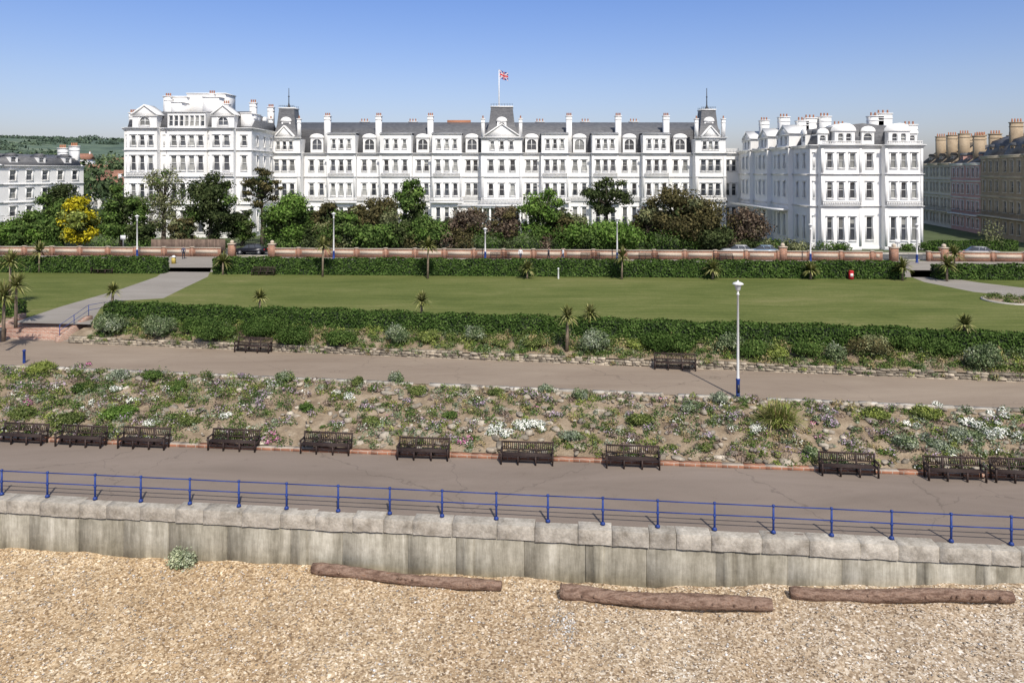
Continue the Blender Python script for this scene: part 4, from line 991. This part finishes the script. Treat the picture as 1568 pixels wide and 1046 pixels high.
M['hazeleaf']=mleaf('hazy_hillside_woodland',(.065,.092,.075),(.085,.122,.095),(.115,.155,.11),0,.003)  # leaf greens dulled and blued to carry painted aerial haze
mb.build('distant_trees',['farleaf','hazeleaf'])
# ------------------------------------------------------------ cars
def car(x,y,rz,col):
    M['car_'+col[0]]=mplain('car_paint_'+col[0],col[1],.25,metal=.3)
    mb=MB(); mb.M=Matrix.Translation((x,y,2.51))@Matrix.Rotation(rz,4,'Z')
    W=.86
    low=[(-2.1,.35),(-2.15,.6),(-2.05,.85),(-1.75,.93),(-.95,.98),(1.5,1.0),(2.0,.95),(2.12,.7),(2.1,.35)]
    mb.prism(low,-W,W,'y',0)
    a=[(-1.05,-.8,.97),(1.75,-.8,.97),(1.75,.8,.97),(-1.05,.8,.97),(-.35,-.62,1.42),(1.15,-.62,1.44),(1.15,.62,1.44),(-.35,.62,1.42)]
    o=mb.av(a)
    for q in ((0,1,5,4),(1,2,6,5),(2,3,7,6),(3,0,4,7)): mb.f.append(tuple(o+i for i in q)); mb.m.append(1)
    mb.prism([(-.38,1.42),(1.18,1.44),(1.1,1.49),(-.25,1.48)],-.63,.63,'y',0)
    for sx in (-.1,.75):
        for sy in (-1,1): mb.cyl((sx+.12,sy*.815,.98),(sx,sy*.64,1.44),.035,.035,5,0)
    for wx_ in (-1.35,1.35):
        for sy in (-1,1):
            mb.cyl((wx_,sy*.70,.33),(wx_,sy*.885,.33),.33,.33,16,2); mb.cyl((wx_,sy*.86,.33),(wx_,sy*.90,.33),.2,.18,10,3)
    for sy in (-.6,.6): mb.box(-2.17,-2.08,sy-.18,sy+.18,.62,.76,3); mb.box(2.08,2.14,sy-.18,sy+.18,.68,.82,4)
    mb.box(-2.17,2.14,-.7,.7,.38,.5,2)
    return mb.build('parked_car',['car_'+col[0],'glass','iron','metalgrey','fred'])
car(wx(388,102),101.2,-.05,('black',(.02,.02,.025))); car(wx(1166,100),99.5,-.05,('blue_grey',(.25,.33,.42))); car(wx(1500,98),97.5,3.1,('silver',(.4,.4,.42))); car(wx(1128,100),99.6,-.05,('white',(.6,.6,.6)))
# ------------------------------------------------------------ people
def person(px,Y,z,rz,shirt,trous,hair=(.03,.02,.015),stride=.18):
    X=wx(px,Y); e=empty('pedestrian',(X,Y,z)); e.rotation_euler=(0,0,rz)
    def skin(name,V,E,Rd,mat,root=0):
        me=bpy.data.meshes.new(name); me.from_pydata(V,E,[]); o=bpy.data.objects.new(name,me); link(o,e); me.materials.append(mat)
        mo=o.modifiers.new('s','SKIN'); sv=me.skin_vertices[0].data
        for i,r in enumerate(Rd): sv[i].radius=(r,r); 
        sv[root].use_root=True; o.modifiers.new('d','SUBSURF').levels=1; o.modifiers['d'].render_levels=1
        return o
    sk=bpy.data.materials.get('skin_tone') or mplain('skin_tone',(.5,.3,.22),.6)
    sm=mplain('clothing_top',shirt,.9); tm=mplain('clothing_trousers',trous,.9); hm=bpy.data.materials.get('hair') or mplain('hair',hair,.7)
    skin('torso_and_arms',[(0,0,.95),(0,0,1.12),(0,0,1.32),(0,0,1.44),(-.19,0,1.40),(-.25,.06,1.13),(-.24,-.06,.92),(.19,0,1.40),(.25,-.06,1.13),(.24,-.14,.93)],[(0,1),(1,2),(2,3),(3,4),(4,5),(5,6),(3,7),(7,8),(8,9)],[.15,.135,.16,.09,.07,.05,.04,.07,.05,.04],sm)
    skin('legs',[(0,0,.98),(-.09,0,.9),(-.1,-stride,.5),(-.1,-stride*.6,.1),(-.1,-stride*.6-.16,.04),(.09,0,.9),(.1,stride*.5,.5),(.1,stride*1.3,.12),(.1,stride*1.3-.16,.04)],[(0,1),(1,2),(2,3),(3,4),(0,5),(5,6),(6,7),(7,8)],[.14,.1,.065,.045,.04,.1,.065,.045,.04],tm)
    skin('head',[(0,0,1.44),(0,0,1.52),(0,-.02,1.62),(0,-.01,1.70),(0,-.115,1.61)],[(0,1),(1,2),(2,3),(2,4)],[.055,.055,.09,.075,.02],sk)
    skin('hair',[(0,.03,1.60),(0,.025,1.68),(0,.0,1.75)],[(0,1),(1,2)],[.09,.1,.06],hm)
    skin('hands',[(-.24,-.07,.90),(-.24,-.1,.80)],[(0,1)],[.035,.025],sk); skin('hands',[(.24,-.15,.91),(.24,-.19,.81)],[(0,1)],[.035,.025],sk)
person(797,93.5,2.5,.4,(.7,.7,.7),(.05,.05,.08)); person(840,94,2.5,1.6,(.05,.05,.06),(.03,.03,.04)); person(862,93.6,2.5,-1.5,(.6,.62,.65),(.04,.05,.1)); person(281,96,2.5,.3,(.06,.07,.12),(.03,.03,.04))
# ------------------------------------------------------------ small furniture
def bollard(px,py,z,h,mats):
    p=gp(px,py,z); mb=MB(); mb.lathe(p,[(.09,0),(.08,h*.85),(.11,h*.88),(.10,h*.95),(0,h)],10,0); mb.build('bollard',mats)
bollard(855,427,2.5,1.2,['lampwhite']); bollard(37,556,1.5,.9,['blue'])
p=gp(266,404,2.5); mb=MB(); mb.box(p.x-.2,p.x+.2,p.y-.2,p.y+.2,2.5,3.3,0); mb.box(p.x-.24,p.x+.24,p.y-.25,p.y+.25,3.3,3.4,1); mb.lathe((p.x,p.y,3.4),[(.2,0),(.15,.12),(0,.16)],10,1)
M['yellow']=mplain('yellow_plastic',(.5,.38,.08),.6); mb.build('litter_bin',['yellow','lampwhite'])
p=gp(1303,428,2.5); mb=MB(); mb.box(p.x-.2,p.x+.2,p.y-.2,p.y+.2,2.5,3.3,0); mb.box(p.x-.15,p.x+.15,p.y-.215,p.y-.202,2.8,3.15,1); mb.prism([(p.x-.24,3.3),(p.x+.24,3.3),(p.x+.15,3.45),(p.x-.15,3.45)],p.y-.24,p.y+.24,'y',0)
mb.build('litter_bin',['fred','lampwhite'])
p=gp(2,523,1.5); mb=MB(); mb.lathe(p,[(.28,0),(.32,.8),(.34,.85),(.25,1.0),(.0,1.05)],12,0); mb.build('litter_bin',['iron'])
for px in (176,1352):
    X=wx(px,98); mb=MB(); mb.cyl((X,KY(X)+.6,2.5),(X,KY(X)+.6,5.3),.05,.05,8,0); mb.box(X-.35,X+.35,KY(X)+.53,KY(X)+.56,4.7,5.3,1); mb.build('traffic_sign',['metalgrey','fwhite'])
# ------------------------------------------------------------ light, sky, camera
el,az=math.radians(48),math.radians(16)
sd=Vector((math.sin(az)*math.cos(el),-math.cos(az)*math.cos(el),math.sin(el)))
sl=bpy.data.lights.new('sun','SUN'); sl.energy=4.3; sl.angle=math.radians(.6); sl.color=(1,.945,.86)
so=bpy.data.objects.new('sun',sl); link(so); so.rotation_euler=sd.to_track_quat('Z','Y').to_euler(); so.location=(30,-30,60)
w=bpy.data.worlds.new('World'); sc.world=w; w.use_nodes=True; nt=w.node_tree; bg=nt.nodes['Background']
sky=nt.nodes.new('ShaderNodeTexSky'); sky.sky_type='NISHITA'; sky.sun_disc=False; sky.sun_elevation=el; sky.sun_rotation=math.pi-az; sky.altitude=0; sky.air_density=1.0; sky.dust_density=1.4; sky.ozone_density=2.5
tc=nt.nodes.new('ShaderNodeTexCoord'); sp=nt.nodes.new('ShaderNodeSeparateXYZ'); nt.links.new(tc.outputs['Generated'],sp.inputs[0])
rp=ramp(nt,[(0,(1.06,1.0,1.16)),(.05,(1.08,1.0,1.16)),(.12,(1.02,.98,1.16)),(.24,(.80,.90,1.24)),(.45,(1,.97,.95)),(1,(1.05,1,.92))]); nt.links.new(sp.outputs[2],rp.inputs[0])
cc=mixc(nt,sky.outputs[0],rp.outputs[0],1.0,'MULTIPLY')
nt.links.new(cc,bg.inputs[0]); bg.inputs[1].default_value=.12
cam=bpy.data.cameras.new('camera'); co=bpy.data.objects.new('camera',cam); link(co); co.location=(0,0,H); co.rotation_euler=(math.radians(90),0,0)
cam.sensor_width=36; cam.lens=36*F/1568; cam.shift_y=-(523-HY)/1568; cam.clip_end=20000; cam.clip_start=.5
sc.camera=co
sc.view_settings.view_transform='Standard'; sc.view_settings.look='None'; sc.view_settings.exposure=0
